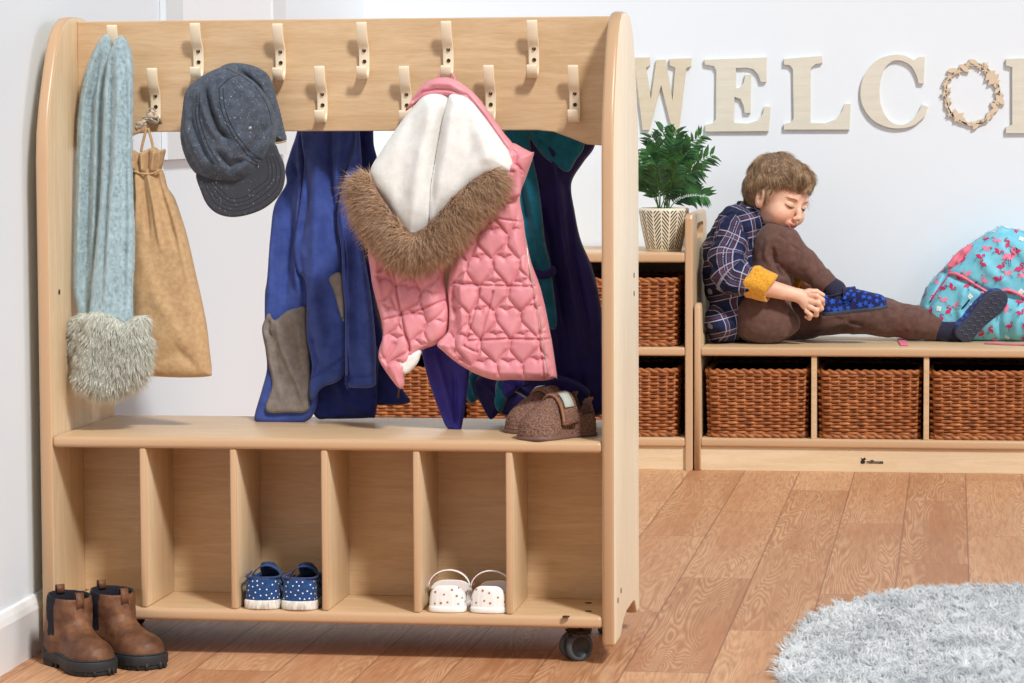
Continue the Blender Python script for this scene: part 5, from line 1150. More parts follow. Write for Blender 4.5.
# ------------------------------------------------------------------ backpack with flamingos
m_bp = cloth_mat('sky_blue_nylon', srgb(110, 190, 212), srgb(126, 202, 222), 40, 0.55, 0.1, 0.05); m_pk = Mat('pink_webbing', srgb(228, 120, 142), 0.6); m_mag = Mat('magenta_print', srgb(206, 40, 104), 0.6); m_lp = Mat('pale_pink_print', srgb(238, 130, 160), 0.6); m_nv = Mat('navy_print', srgb(26, 34, 70), 0.6); m_wp = Mat('white_print', srgb(240, 242, 240), 0.6)
YBG = 3.385
bag = thing('backpack', 'sky blue children\'s backpack printed with pink flamingos, slumped on the bench', 'backpack', tuple(at(990, 341, YBG-.04)))
bo_ = [(920, 311), (920.5, 302), (927.5, 286), (947, 264), (964, 248), (982, 236), (999, 227), (1011.6, 228), (1024, 231), (1045, 238), (1068, 255), (1082, 285), (1088, 320), (1080, 340), (1040, 343), (1003, 343), (970, 342), (940, 341), (925, 334)]
bv, bf = panel(bo_, YBG, 0.080, 0.085, 0.003, nz=0.010, nzs=9, seed=31, folds=[([(949, 274), (972, 283), (995, 295), (1024, 298)], -0.010, 0.010, 1), ([(965, 285), (960, 310), (966, 335)], 0.012, 0.012), ([(1000, 300), (998, 320), (1004, 340)], -0.014, 0.010), ([(1018, 305), (1015, 340)], 0.014, 0.014), ([(975, 250), (990, 270), (1010, 285)], 0.008, 0.015), ([(948, 268), (938, 290), (926, 310)], -0.010, 0.006), ([(1000, 235), (1015, 255), (1030, 280)], -0.006, 0.012)])
bo2 = obj('bag_body', (bv, bf), m_bp, bag); bbv = bvh_of((bv, qf(bf)))
def tri(c, p): return None
def flam(s, m1, flip=1):
    F_ = flip; body = [(-.5, .05), (-.32, .3), (0, .38), (.34, .26), (.5, .02), (.3, -.24), (0, -.32), (-.3, -.2), (-.68, -.2)]
    nk = spline([(.40, .05), (.62, .22), (.50, .48), (.30, .66), (.42, .90), (.62, .86)], 3, False); w_ = np.linspace(.13, .08, len(nk)); tn = np.gradient(nk, axis=0); tn /= np.linalg.norm(tn, axis=1)[:, None]; nn_ = np.stack([-tn[:, 1], tn[:, 0]], 1)
    up = nk+nn_*w_[:, None]; dn = nk-nn_*w_[:, None]; out = [([(a*s*F_, b*s) for a, b in body], m1)]
    for i in range(len(nk)-1): out.append(([(up[i][0]*s*F_, up[i][1]*s), (up[i+1][0]*s*F_, up[i+1][1]*s), (dn[i+1][0]*s*F_, dn[i+1][1]*s), (dn[i][0]*s*F_, dn[i][1]*s)], m1))
    out.append(([(.60*s*F_, .95*s), (.84*s*F_, .80*s), (.80*s*F_, .62*s), (.66*s*F_, .76*s)], 2))
    for lx in (.0, .16): out.append(([((lx-.02)*s*F_, -.2*s), ((lx+.03)*s*F_, -.2*s), ((lx+.09)*s*F_, -.95*s), ((lx+.04)*s*F_, -.95*s)], 2))
    return {'polys': out, 'upright': 0.7}
flower = lambda s: {'polys': [(disc(s*.55, 6, s*.7*math.cos(k*PI/2), s*.7*math.sin(k*PI/2)), 3) for k in range(4)]+[(disc(s*.3, 6), 4)], 'upright': 1.0}
m_yel = Mat('yellow_print', srgb(220, 196, 110), 0.6)
shp = [flam(.018, 0), flam(.017, 1, -1), flam(.019, 1), flam(.016, 0, -1), flam(.018, 1, -1), flam(.017, 0), flower(.0075), flower(.0068)]
pv, pf, mi = patches(bv, np.array(bf), 150, 0.0275, shp, np.random.default_rng(8), where=lambda c, n: (n[:, 1] < .25).astype(float)+1e-9, off=0.0006)
obj('flamingo_print', (pv, pf), [m_mag, m_lp, m_nv, m_wp, m_yel], bo2, smooth=False, midx=mi)
for c_, s_, k_ in (((1008, 256), .030, 0), ((1018, 268), .020, 1)):
    base = at(c_[0], c_[1], YBG); out = [[], [], []]; nv = 0
    for grow, off_ in ((1.0, .0015),):
        fl_ = flam(s_, 0 if k_ else 1)['polys']
        for li, (poly, m_) in enumerate(fl_):
            pts = []; cc = np.mean(poly, 0)
            for p in [tuple(cc)]+list(poly):
                q_ = Vector((base[0]+p[0], base[1], base[2]+p[1])); h = bbv.ray_cast(q_-Vector((0, .5, 0)), Vector((0, 1, 0)));
                pts.append(np.array((h[0] if h[0] is not None else q_)[:])-np.array([0, .0022+.0003*li, 0]))
            k = len(poly); out[0] += pts; out[1] += [(nv, nv+1+j, nv+1+(j+1) % k) for j in range(k)]; out[2] += [m_]*k; nv += k+1
    obj('flamingo_badge', (np.array(out[0]), out[1]), [m_mag, m_lp, m_nv], bo2, smooth=False, midx=out[2])
zl = on_surface(bbv, [(949, 273.5), (958, 274.5), (972.6, 282.6), (987, 291.8), (995, 294), (1007.5, 290), (1024, 297), (1045, 310)], YBG, .001, 8); zo = obj('zip_tape', tube(zl, 0.0062, 8, flat=0.8), m_pk, bag)
obj('zip_coil', tube(zl-np.array([0, .0058, 0]), 0.0013, 5), m_lp, zo)
obj('piping', tube(on_surface(bbv, [(950, 274), (943, 283), (935.7, 293), (930, 302)], YBG, .0005, 8), 0.0022, 6), m_mag, bag)
v, f = panel([(947, 266), (952, 258), (960, 250), (972, 244), (970, 255), (964, 266), (956, 269), (950, 268)], YBG-.045, .007, .010, .002, nz=.004, nzs=40, folds=[([(966, 249), (956, 264)], .006, .004)]); obj('strap_pad', (v, f), m_pk, bag)
gz = zs+0.0015
sp0 = [ground(898, 339.5, gz), ground(901, 341.5, gz), ground(907, 345.5, gz)]
def ribbon(pts, w, th, wdir):
    V = []; wd = np.array(wdir, float)
    for p in pts: V += [p-wd*w, p+wd*w, p+wd*w+(0, 0, th), p-wd*w+(0, 0, th)]
    n = len(pts); return np.array(V), [(4*i+k, 4*i+(k+1) % 4, 4*i+4+(k+1) % 4, 4*i+4+k) for i in range(n-1) for k in range(4)]+[(3, 2, 1, 0), (4*n-4, 4*n-3, 4*n-2, 4*n-1)]
st_pts = [ground(905, 345.8, gz), ground(901, 339.0, gz), ground(925, 337.6, gz), ground(960, 338, gz), ground(990, 340, gz)]
obj('strap_end', ribbon([ground(904.5, 345.6, gz), ground(902.5, 342.3, gz), ground(901, 338.6, gz)], 0.0105, .002, (1, 0, 0)), m_pk, bag, smooth=False)
obj('shoulder_strap', ribbon([ground(984, 343.4, gz), ground(1000, 344.3, gz), ground(1030, 345.3, gz), ground(1060, 343, gz)], 0.010, .003, (0, 1, 0)), m_pk, bag, smooth=False)
# ------------------------------------------------------------------ the boy on the bench
def putR(v, R, loc): return np.asarray(v, float)@np.asarray(R).T+np.asarray(loc)
def wrinkle(v, f, amp, fr, seed=0.0):
    n = vnormals(v, f); w = np.array([noise.noise(Vector((q[0]*fr[0]+seed, q[1]*fr[1], q[2]*fr[2])))+0.5*noise.noise(Vector((q[0]*fr[0]*2.3+seed, q[1]*fr[1]*2.3, q[2]*fr[2]*2.3))) for q in v]); return v+n*(w*amp)[:, None]
def chain_uv(v, P):
    P = np.asarray(P, float); best = np.full(len(v), 1e9); U = np.zeros((len(v), 3)); acc = 0
    for i in range(len(P)-1):
        a, b = P[i], P[i+1]; d = b-a; L = np.linalg.norm(d); d = d/L; t = np.clip((v-a)@d, 0, L); q = v-a-t[:, None]*d; r = np.linalg.norm(q, axis=1)
        e1 = np.cross(d, [0, 1.0, 0]); e1 /= np.linalg.norm(e1); e2 = np.cross(d, e1); an = np.arctan2(q@e1, -(q@e2))
        m = r < best; best[m] = r[m]; U[m, 0] = acc+t[m]; U[m, 1] = an[m]*0.045; acc += L
    return U
m_skin = Mat('skin', srgb(232, 184, 158), 0.5, 0.35); m_skin.b.inputs['Subsurface Weight'].default_value = 0.12; m_skin.b.inputs['Subsurface Radius'].default_value = (0.012, 0.005, 0.003); m_skin.b.inputs['Subsurface Scale'].default_value = 0.5
vs = m_skin.coord(); m_skin.color(m_skin.ramp(m_skin.noise(vs, 22, 2), [(0.35, srgb(226, 172, 146)), (0.6, srgb(236, 192, 166))]))
m_lip = Mat('lips', srgb(216, 132, 118), 0.4); m_hair = Mat('light_brown_hair', rough=0.5, spec=0.4)
vh = m_hair.coord(); m_hair.color(m_hair.ramp(m_hair.xyz(m_hair.attr())[0], [(0.15, srgb(80, 60, 46)), (0.5, srgb(126, 98, 74)), (0.9, srgb(180, 148, 114))]))
m_lash = Mat('dark_lashes', srgb(50, 36, 30), 0.8); m_brow = Mat('brown_eyebrows', srgb(158, 116, 88), 0.8); m_teeth = Mat('teeth', srgb(236, 230, 220), 0.3); m_mouth = Mat('mouth_inside', srgb(110, 46, 44), 0.6)
m_trs = cloth_mat('brown_jersey', srgb(92, 66, 60), srgb(106, 78, 70), 60, 0.95, 0.25, 0.15); m_sock = cloth_mat('navy_socks', srgb(38, 38, 58), srgb(50, 50, 72), 200, 0.95, 0.3)
m_yc = cloth_mat('mustard_fleece', srgb(206, 140, 34), srgb(236, 178, 66), 160, 0.95, 0.6, 0.3)
m_pl_ = Mat('navy_plaid_flannel', rough=0.9, spec=0.2); pv_ = m_pl_.attr('pat'); px_, py_, pz_ = m_pl_.xyz(pv_)[:3]
def band(m, c, per, pos, hw):
    fr_ = m.math('FRACT', m.math('ADD', m.math('DIVIDE', c, per), 50.0-pos+0.5)); return m.math('LESS_THAN', m.math('ABSOLUTE', m.math('SUBTRACT', fr_, 0.5)), hw)
col = srgb(34, 42, 78)
dk = m_pl_.math('MULTIPLY', m_pl_.math('ADD', band(m_pl_, px_, .052, .75, .17), band(m_pl_, py_, .052, .75, .17)), 0.4)
col = m_pl_.mix(dk, col, srgb(24, 26, 46))
for c_, (pos, hw, cc, st_) in [(c, q) for q in ((.46, .075, srgb(112, 74, 80), .38), (.30, .030, srgb(186, 182, 200), .72), (.60, .024, srgb(170, 168, 188), .6)) for c in (px_, py_)]:
    col = m_pl_.mix(m_pl_.math('MULTIPLY', band(m_pl_, c_, .052, pos, hw), st_), col, cc)
m_pl_.color(col)

YS = 3.29
boy = thing('person', 'young child in navy plaid shirt and brown trousers seated, putting on a slipper', 'person', tuple(at(765, 343, YS)))
# head frame
phi, the, rol = math.radians(40), math.radians(18), math.radians(9)
Fv = np.array([math.cos(phi)*math.cos(the), -math.sin(phi)*math.cos(the), -math.sin(the)])
R0 = frame(Fv); Lv = R0[:, 1]*math.cos(rol)-R0[:, 2]*math.sin(rol); Uv = R0[:, 2]*math.cos(rol)+R0[:, 1]*math.sin(rol); RH = np.stack([R0[:, 0], Lv, Uv], 1)
HC = at(777.5, 197.0, 3.265); HS = 1.0
def hl(f, l, u): return HC+RH@(np.array([f, l, u])*HS)
def he(b, c, r, k=0.012, mode='add', R=None): return b.ell(hl(*c), np.array(r)*HS, RH if R is None else RH@R, k*HS, mode)
sh_r = at(729, 236, 3.175); el_r = at(736, 280, 3.125); wr_r = at(800, 296, 3.135)
sh_l = at(774, 236, 3.39); el_l = at(792, 266, 3.37); wr_l = at(816, 292, 3.275)
hip_r = at(763, 314, 3.225); kn_r = at(774.5, 242, 3.215); an_r = at(836, 289, 3.195)
hip_l = at(765, 317, 3.36); kn_l = at(850, 312, 3.365); an_l = at(944, 330, 3.335)
neck = at(757, 214, 3.285)
lo = np.minimum(at(700, 345, 3.05), at(700, 345, 3.45)); hi = np.maximum(at(965, 150, 3.5), at(965, 150, 3.05))
lo[1] = 3.05; hi[1] = 3.47; lo[2] = .335
body = Blob(lo, hi, 0.0023)
body.chain([at(750, 312, YS), at(740, 275, YS), at(742, 240, YS), at(750, 226, YS)], [.070, .070, .070, .045], .02, sq=.8)
body.chain([neck+(-.012, 0, -.03), hl(-.020, 0, -.05)], [.036, .036], .015)
body.chain([sh_r, at(728, 258, 3.15), el_r, at(760, 286, 3.12), wr_r], [.027, .029, .029, .0265, .0185], .012)
body.chain([sh_l, el_l, wr_l], [.025, .027, .019], .012)
body.chain([hip_r, at(768, 284, 3.225), kn_r, an_r], [.05, .035, .030, .018], .012); body.chain([hip_l, kn_l, an_l, an_l+(.01, 0, 0)], [.05, .034, .022, .020], .012)
# skull and face
he(body, (-.010, 0, .035), (.092, .073, .076), .01); he(body, (.022, 0, .006), (.064, .062, .080), .015)
he(body, (.030, 0, -.045), (.048, .050, .046), .02); he(body, (.066, 0, -.083), (.016, .019, .013), .016)
for s in (-1, 1):
    he(body, (.055, s*.035, -.034), (.027, .026, .026), .018); he(body, (.079, s*.026, .019), (.005, .015, .004), .012)
    he(body, (.094, s*.029, .002), (.0075, .015, .009), .010, 'sub'); he(body, (.071, s*.0285, .000), (.0145, .0145, .0115), .003)
    he(body, (.0925, s*.0085, -.034), (.0065, .0060, .0055), .003)
    ER = np.array(Matrix.Rotation(s*0.35, 3, 'Z'))@np.array(Matrix.Rotation(-0.25, 3, 'Y'))
    he(body, (.004, s*.0745, -.010), (.0205, .0085, .0295), .005, R=ER); he(body, (.008, s*.0845, -.007), (.0115, .0080, .0180), .003, 'sub', R=ER); he(body, (.013, s*.074, -.030), (.008, .006, .008), .004)
body.chain([hl(.082, 0, .008), hl(.092, 0, -.012), hl(.0975, 0, -.026)], [.0055, .0065, .0080], .007)
he(body, (.0985, 0, -.029), (.0075, .0085, .0070), .004)
he(body, (.082, 0, -.053), (.010, .020, .010), .010)
_bv, _bf = body.mesh(); _bt = BVHTree.FromPolygons([tuple(q) for q in _bv], qf(_bf))
def on_face(l_, u_, o_=0.0):
    h = _bt.ray_cast(Vector(hl(.16, l_, u_)), Vector(-RH[:, 0]), .3); return np.array(h[0][:])+RH[:, 0]*o_
T9 = np.linspace(-1, 1, 11)
lipc = [on_face(t*.0215, -.0520+.0040*t*t-(.0010 if abs(t) < .1 else 0), -.0006) for t in T9]; lipb = [on_face(t*.0200, -.0632+.0145*t*t, -.0008) for t in T9]
body.chain(lipc, [.0008, .0018, .0023, .0026, .0027, .0026, .0027, .0026, .0023, .0018, .0008], .002); body.chain(lipb, [.0008, .0020, .0028, .0034, .0036, .0037, .0036, .0034, .0028, .0020, .0008], .002)
gap = [on_face(t*.0155, -.0568+.0060*t*t, -.001) for t in np.linspace(-1, 1, 9)]; body.chain(gap, [.0008, .0018, .0025, .0029, .0030, .0029, .0025, .0018, .0008], .001, 'sub')
gap2 = [p-RH[:, 0]*.004 for p in gap]; body.chain(gap2[1:-1], [.0018, .0026, .0032, .0034, .0032, .0026, .0018], .001, 'sub')
# near hand, closed on the heel of the slipper
H = lambda a, b, y: at(a, b, y)
body.chain([wr_r, H(806, 300, 3.132)], [.0175, .021], .010, sq=1.15); body.ell(H(808, 303, 3.130), (.021, .013, .022), None, .010)
for pts, r in (([(810, 295.5, 3.122), (817, 296, 3.117), (822.5, 300, 3.125), (823, 304.5, 3.138)], [.0080, .0074, .0068, .0058]), ([(811, 301.5, 3.118), (818.5, 303, 3.112), (821.5, 308.5, 3.122), (818, 311, 3.137)], [.0082, .0076, .0068, .0058]),
               ([(810, 307, 3.118), (816.5, 310, 3.113), (816.5, 315, 3.124), (812.5, 315, 3.137)], [.0078, .0072, .0064, .0056]), ([(806.5, 311, 3.122), (811, 315, 3.119), (809.5, 318.5, 3.127), (806, 317, 3.138)], [.0070, .0064, .0057, .005]),
               ([(802, 294, 3.138), (809, 291.5, 3.148), (816.5, 291.5, 3.155), (823, 295, 3.156)], [.0105, .0088, .0074, .0062])):
    body.chain([H(*p) for p in pts], r, .0028)
# far hand behind the shin
body.ell(wr_l+np.array([.012, -.01, -.010]), (.022, .013, .020), None, .01)
for k in range(4): body.chain([wr_l+np.array([.022, -.012-.002*k, -.002-.008*k]), wr_l+np.array([.040, -.018, -.006-.008*k]), wr_l+np.array([.044, -.032, -.010-.008*k])], [.0072, .0066, .0056], .003)
body.chain([wr_l+np.array([.010, -.016, .006]), wr_l+np.array([.030, -.028, .012])], [.0085, .0065], .004)
bv_, bf_ = body.mesh(); bv_ = relax(bv_, bf_, 1, .4)
cen = bv_[bf_].mean(1); LC = (cen-HC)@RH/HS
dl = np.min(np.linalg.norm(cen[:, None]-np.array(spline(lipc, 3, False))[None], axis=2), 1) if False else None
near_h = np.linalg.norm(cen-HC, axis=1) < .13
mi = np.zeros(len(bf_), int); idx = np.nonzero(near_h & (LC[:, 0] > .06) & (LC[:, 2] < -.04) & (LC[:, 2] > -.075))[0]
for arr, rmax in ((spline(lipc, 3, False), .0026), (spline(lipb, 3, False), .0034)):
    rr_l = .0004+rmax*np.sqrt(np.clip(1-np.linspace(-1, 1, len(arr))**2, 0, 1)); d = np.linalg.norm(cen[idx][:, None]-arr[None], axis=2)-rr_l[None]; mi[idx[np.min(d, 1) < .0003]] = 1
dg = np.min(np.linalg.norm(cen[idx][:, None]-np.array(gap2)[None], axis=2), 1); mi[idx[dg < .0046]] = 2
bod = obj('body', (bv_, bf_), [m_skin, m_lip, m_mouth], boy, midx=mi)
bvhb = BVHTree.FromPolygons([tuple(q) for q in bv_], qf(bf_))
def face_curve(pts, off):
    out = []
    for f_, l_, u_ in pts:
        p = hl(f_+.05, l_, u_); d = -RH[:, 0]; h = bvhb.ray_cast(Vector(p), Vector(d), .2)
        if h[0] is not None: out.append(np.array(h[0][:])+RH[:, 0]*off)
    return out
for s in (-1, 1):
    cv = face_curve([(.08, s*(.0285+t*.0150), -.0065+.0045*t*t-(.002 if t*s > 0 else 0)) for t in np.linspace(-1, 1, 11)], .0003)
    obj('eyelashes', tube(cv, [.0004, .0009, .0013, .0015, .0016, .0016, .0016, .0015, .0013, .0010, .0005], 6), m_lash, bod)
    cv = face_curve([(.08, s*(.030+t*.0165), .0185-.0035*t*t+.001*t) for t in np.linspace(-1, 1 if s < 0 else .2, 11)], .0002)
    obj('eyebrow', tube(cv, [.0006, .0018, .0026, .0029, .0029, .0028, .0026, .0023, .0019, .0013, .0005], 6, flat=.6), m_brow, bod)
tv, tf = tube([p+RH[:, 2]*.0012+RH[:, 0]*.0012 for p in gap2[1:-1]], .0021, 8); obj('teeth', (tv, tf), m_teeth, bod)
# hair: a soft cap plus thousands of locks combed from the crown
hb_ = Blob(HC-.15, HC+.16, .0025)
he(hb_, (-.012, 0, .038), (.100, .081, .082), .01); he(hb_, (-.040, 0, .002), (.066, .073, .070), .015); he(hb_, (.045, 0, .070), (.044, .060, .036), .02); he(hb_, (-.062, 0, -.045), (.030, .048, .030), .012)
hb_.box(hl(.088, 0, -.066), np.array((.076, .13, .112))*HS, RH@np.array(Matrix.Rotation(-.10, 3, 'Y')), .02, .008, 'sub')
for s in (-1, 1): hb_.ell(hl(.010, s*.085, -.022), np.array((.026, .028, .036))*HS, RH, .004, 'sub')
for s in (-1, 1): hb_.ell(hl(.024, s*.067, .014), np.array((.008, .006, .014))*HS, RH, .006)
hb_.ell(hl(.02, 0, -.10), np.array((.075, .10, .065))*HS, RH, .01, 'sub')
hv, hf = hb_.mesh(); hv = relax(hv, hf, 2); nl = vnormals(hv, hf)
crown = hl(-.055, .01, .112)
def comb(p, n):
    q = (p-HC)@RH/HS; d = p-crown; base = np.zeros_like(p); dl_ = d@RH
    flow = dl_*1.0; flow[:, 0] += .05; flow[:, 2] -= .03+.05*np.clip(.08-q[:, 2], 0, .1)/.05; flow[:, 1] += -.03*(q[:, 0] > .03)
    w = flow@RH.T; w -= n*np.sum(w*n, 1)[:, None]; return w/(np.linalg.norm(w, axis=1)[:, None]+1e-9)
nz_ = np.array([noise.noise(Vector(((q[0])*200, (q[1])*200, q[2]*60))) for q in hv]); hv2 = hv+nl*(nz_*.0022)[:, None]
hair = obj('hair', (hv2, hf), m_hair, boy, attrs={'pat': np.stack([.38+nz_*.5, nz_*0, nz_*0], 1)})
rh = np.random.default_rng(4); hr_, hn_ = sample_surface(hv, hf, 15000, rh, where=lambda c, n: (np.sum(n*(c-HC), 1) > .02).astype(float)*1.0)
cd = comb(hr_, hn_); lock = np.stack([np.array([noise.noise(Vector(tuple(p*34+k*9))) for p in hr_]) for k in range(3)], 1)
dd = cd+hn_*.20+lock*.75; dd -= hn_*np.minimum(np.sum(dd*hn_, 1), 0)[:, None]*1.0; dd /= np.linalg.norm(dd, axis=1)[:, None]
qh = (hr_-HC)@RH/HS; ln = np.where((qh[:, 0] > .045), .034, .046)*np.where(qh[:, 2] < .0, .55, 1)
V, F = strands(hr_-hn_*.001, dd, ln, .00085, 0.0, 3, .05, rh); hpat = strands.pat.copy(); hpat[:, 0] = .5*hpat[:, 0]+np.repeat(.5+.9*lock[:, 2], len(V)//len(hr_))
m7 = V.reshape(len(hr_), -1, 3); nseg = m7.shape[1]; tl = np.concatenate([np.repeat(np.arange(3)/3, 3), [1.0]])
m7 -= hn_[:, None, :]*(tl**2)[None, :, None]*(ln[:, None, None]*.50); V = m7.reshape(-1, 3)
obj('locks', (V, F), m_hair, hair, attrs={'pat': hpat})

# shirt
stor = [at(752, 312, YS), at(737, 282, YS), at(736, 252, YS), at(742, 232, YS), at(752, 220, YS)]
sb = Blob(at(690, 350, 3.1)-(0, .02, .02), at(830, 190, 3.5)+(0, -.0, .02), .003); sb.lo[1]
sb = Blob((stor[0][0]-.20, 3.10, .34), (stor[0][0]+.22, 3.48, .80), .0028)
sb.chain(stor, [.092, .090, .088, .074, .050], .02, sq=.78)
sb.chain([at(742, 226, 3.20), at(745, 222, YS), at(766, 228, 3.37)], [.040, .046, .042], .03)
sb.ell(at(724, 322, 3.25), (.055, .12, .065), None, .02)
sb.half((0, 0, .3445), (0, 0, -1)); sb.cap(neck+(-.015, 0, -.02), neck+(.03, -.01, .10), .034, .046, .006, 'sub')
v, f = sb.mesh(); v = relax(v, f, 2); v = wrinkle(v, f, .0075, (16, 12, 26), 3); v[:, 2] = np.maximum(v[:, 2], .344)
uv = np.stack([v[:, 0]*.98+v[:, 2]*.22+v[:, 1]*.6, v[:, 2]-v[:, 0]*.25, v[:, 1]], 1)
shirt = obj('shirt', (v, f), m_pl_, boy, attrs={'pat': uv})
arm = [sh_r+np.array([.012, .01, .006]), at(726, 256, 3.155), at(732, 276, 3.128), at(752, 282.5, 3.118)]
ab = Blob((arm[0][0]-.12, 3.04, .42), (arm[0][0]+.19, 3.27, .74), .0025); ab.chain([arm[0]+(.0, .015, .0)]+arm[1:], [.052, .047, .048, .040], .022)
ab.cap(arm[3]-(0.0, 0, 0), arm[3]+(.03, 0, -.012), .033, .033, .003, 'sub')
v, f = ab.mesh(); v = relax(v, f, 2); v = wrinkle(v, f, .0085, (26, 20, 30), 8); obj('sleeve', (v, f), m_pl_, shirt, attrs={'pat': chain_uv(v, spline(arm, 10, False))})
def cuff(p, q, r0, r1, mat, name, par, th=.005, amp=.0035):
    p, q = np.array(p, float), np.array(q, float); d = q-p; L = np.linalg.norm(d); d /= L; e1 = np.cross(d, [0, 1, 0.2]); e1 /= np.linalg.norm(e1); e2 = np.cross(d, e1); V = []; n = 36
    pf_ = [(-.10, r0-th*.6), (.0, r0), (.12, r0+th*.5), (.5, (r0+r1)/2+th*.35), (.88, r1+th*.5), (1.0, r1), (1.0, r1-th), (.75, r1-th*1.6), (.3, r0-th*2)]
    for t, r in pf_:
        for k in range(n):
            a = 2*PI*k/n; rr_ = r+amp*noise.noise(Vector((math.cos(a)*1.6, math.sin(a)*1.6, t*1.5+r0*50))); V.append(p+d*L*(t+.06*math.sin(a*2+1))+(e1*math.cos(a)+e2*math.sin(a))*rr_)
    F = [(i*n+k, i*n+(k+1) % n, (i+1)*n+(k+1) % n, (i+1)*n+k) for i in range(len(pf_)-1) for k in range(n)]
    return obj(name, (np.array(V), F), mat, par)
cuff(at(750, 279.5, 3.12), at(771, 289, 3.115), .0445, .0415, m_yc, 'cuff', shirt, .006, .007)
arm2 = [sh_l+np.array([.0, 0, -.004]), el_l, at(800, 277, 3.33)]
ab = Blob((arm2[0][0]-.08, 3.26, .46), (arm2[0][0]+.17, 3.49, .73), .003); ab.chain(arm2, [.044, .040, .036], .02); v, f = ab.mesh(); v = relax(v, f, 2); v = wrinkle(v, f, .006, (26, 20, 30), 5); obj('sleeve', (v, f), m_pl_, shirt, attrs={'pat': chain_uv(v, spline(arm2, 10, False))})
cuff(at(799, 276, 3.335), at(809, 286, 3.30), .036, .034, m_yc, 'cuff', shirt)
# collar: a folded band round the neck, open in front
cax = RH[:, 2]*.5+np.array([.30, -.05, .85]); cax /= np.linalg.norm(cax); ce1 = np.cross(cax, [0, 1, 0]); ce1 /= np.linalg.norm(ce1); ce1 = -ce1 if ce1[0] < 0 else ce1; ce2 = np.cross(cax, ce1); V = []; n = 40; cc_ = neck+np.array([-.010, 0, .002])
prf_ = [(.046, .014), (.048, .020), (.053, .018), (.062, -.012), (.061, -.018), (.054, -.012), (.049, .004)]
for i in range(n+1):
    a = -PI+.35+(2*PI-.70)*i/n; a += PI
    ex = max(0, math.cos(a))*.018
    for r, h in prf_: V.append(cc_+(ce1*math.cos(a)+ce2*math.sin(a))*(r+(ex if h < 0 else 0)*.6)+cax*(h-(.55*ex if h < 0 else 0)))
m_ = len(prf_); F = [(i*m_+k, i*m_+(k+1) % m_, (i+1)*m_+(k+1) % m_, (i+1)*m_+k) for i in range(n) for k in range(m_)]+[tuple(range(m_))[::-1], tuple(n*m_+k for k in range(m_))]
V = np.array(V); obj('collar', (V, F), m_pl_, shirt, attrs={'pat': np.stack([V@ce2, V@cax, V@ce1], 1)})

# trousers
tb = Blob((hip_r[0]-.13, 3.08, .335), (an_l[0]+.02, 3.48, .72), .0028)
tb.ell(at(759, 316, YS), (.086, .125, .078), None, .03)
sh1 = [hip_r, at(768, 284, 3.225), kn_r+(-.002, 0, 0), at(783, 246, 3.212), at(804, 264, 3.205), at(822, 279, 3.198)]
tb.chain(sh1[:3], [.084, .066, .053], .022); tb.chain(sh1[2:], [.053, .051, .041, .031], .012)
sh2 = [hip_l, at(805, 314, 3.362), kn_l, at(885, 318, 3.355), at(915, 322.5, 3.345), at(931, 327, 3.34)]
tb.chain(sh2, [.080, .068, .058, .052, .045, .037], .018)
tb.ell(at(768, 322, 3.20), (.088, .06, .058), None, .02)
tb.half((0, 0, .3440), (0, 0, -1))
v, f = tb.mesh(); v = relax(v, f, 2); v = wrinkle(v, f, .0045, (22, 18, 22), 1)
n_ = vnormals(v, f)
def crease(v, n_, pts, amp, w):
    d = np.full(len(v), 1e9)
    for i in range(len(pts)-1):
        a, b = np.array(pts[i]), np.array(pts[i+1]); ab_ = b-a; t = np.clip((v-a)@ab_/(ab_@ab_), 0, 1); d = np.minimum(d, np.linalg.norm(v-a-t[:, None]*ab_, axis=1))
    return v+n_*(amp*np.exp(-(d/w)**2))[:, None]
for pts, amp, w in (([(773, 250, 3.165), (774, 262, 3.165), (782, 275, 3.175)], -.016, .008), ([(768, 240, 3.165), (766, 256, 3.165), (772, 268, 3.17)], .008, .008), ([(780, 236, 3.165), (800, 252, 3.17), (818, 270, 3.175)], -.004, .004), ([(778, 262, 3.17), (786, 272, 3.18), (800, 280, 3.18)], -.007, .006),
                    ([(790, 312, 3.17), (791, 325, 3.17), (784, 340, 3.19)], -.010, .007), ([(800, 318, 3.30), (830, 314, 3.30), (870, 312, 3.30)], -.005, .006), ([(820, 330, 3.31), (845, 322, 3.31)], .006, .010), ([(885, 308, 3.31), (920, 318, 3.31)], -.003, .004), ([(835, 318, 3.31), (860, 326, 3.31)], -.006, .006)):
    v = crease(v, n_, [at(*p) for p in pts], amp, w)
v[:, 2] = np.maximum(v[:, 2], .3435)
trs = obj('trousers', (v, f), m_trs, boy)
def limb(name, pts, rads, mat, par, ribs=0.0, vox=.0022):
    P = np.array(pts); b = Blob(P.min(0)-max(rads)-.01, P.max(0)+max(rads)+.01, vox); b.chain(list(P), rads, .008); v, f = b.mesh(); v = relax(v, f, 2)
    return obj(name, (v, f), mat, par)
def band_c(p, q, r0, r1): return cuff(p, q, r0, r1, m_trs, 'trouser_cuff', trs, .003, .0015)
band_c(at(819, 277, 3.198), at(829, 286, 3.195), .0335, .0290); band_c(at(927, 325, 3.34), at(940, 329, 3.337), .0390, .0345)
limb('sock', [at(824, 281, 3.197), at(836, 290, 3.195), at(838, 300, 3.193)], [.027, .027, .028], m_sock, boy); limb('sock', [at(932, 327, 3.338), at(948, 331, 3.332), at(960, 331, 3.322)], [.032, .031, .030], m_sock, boy)
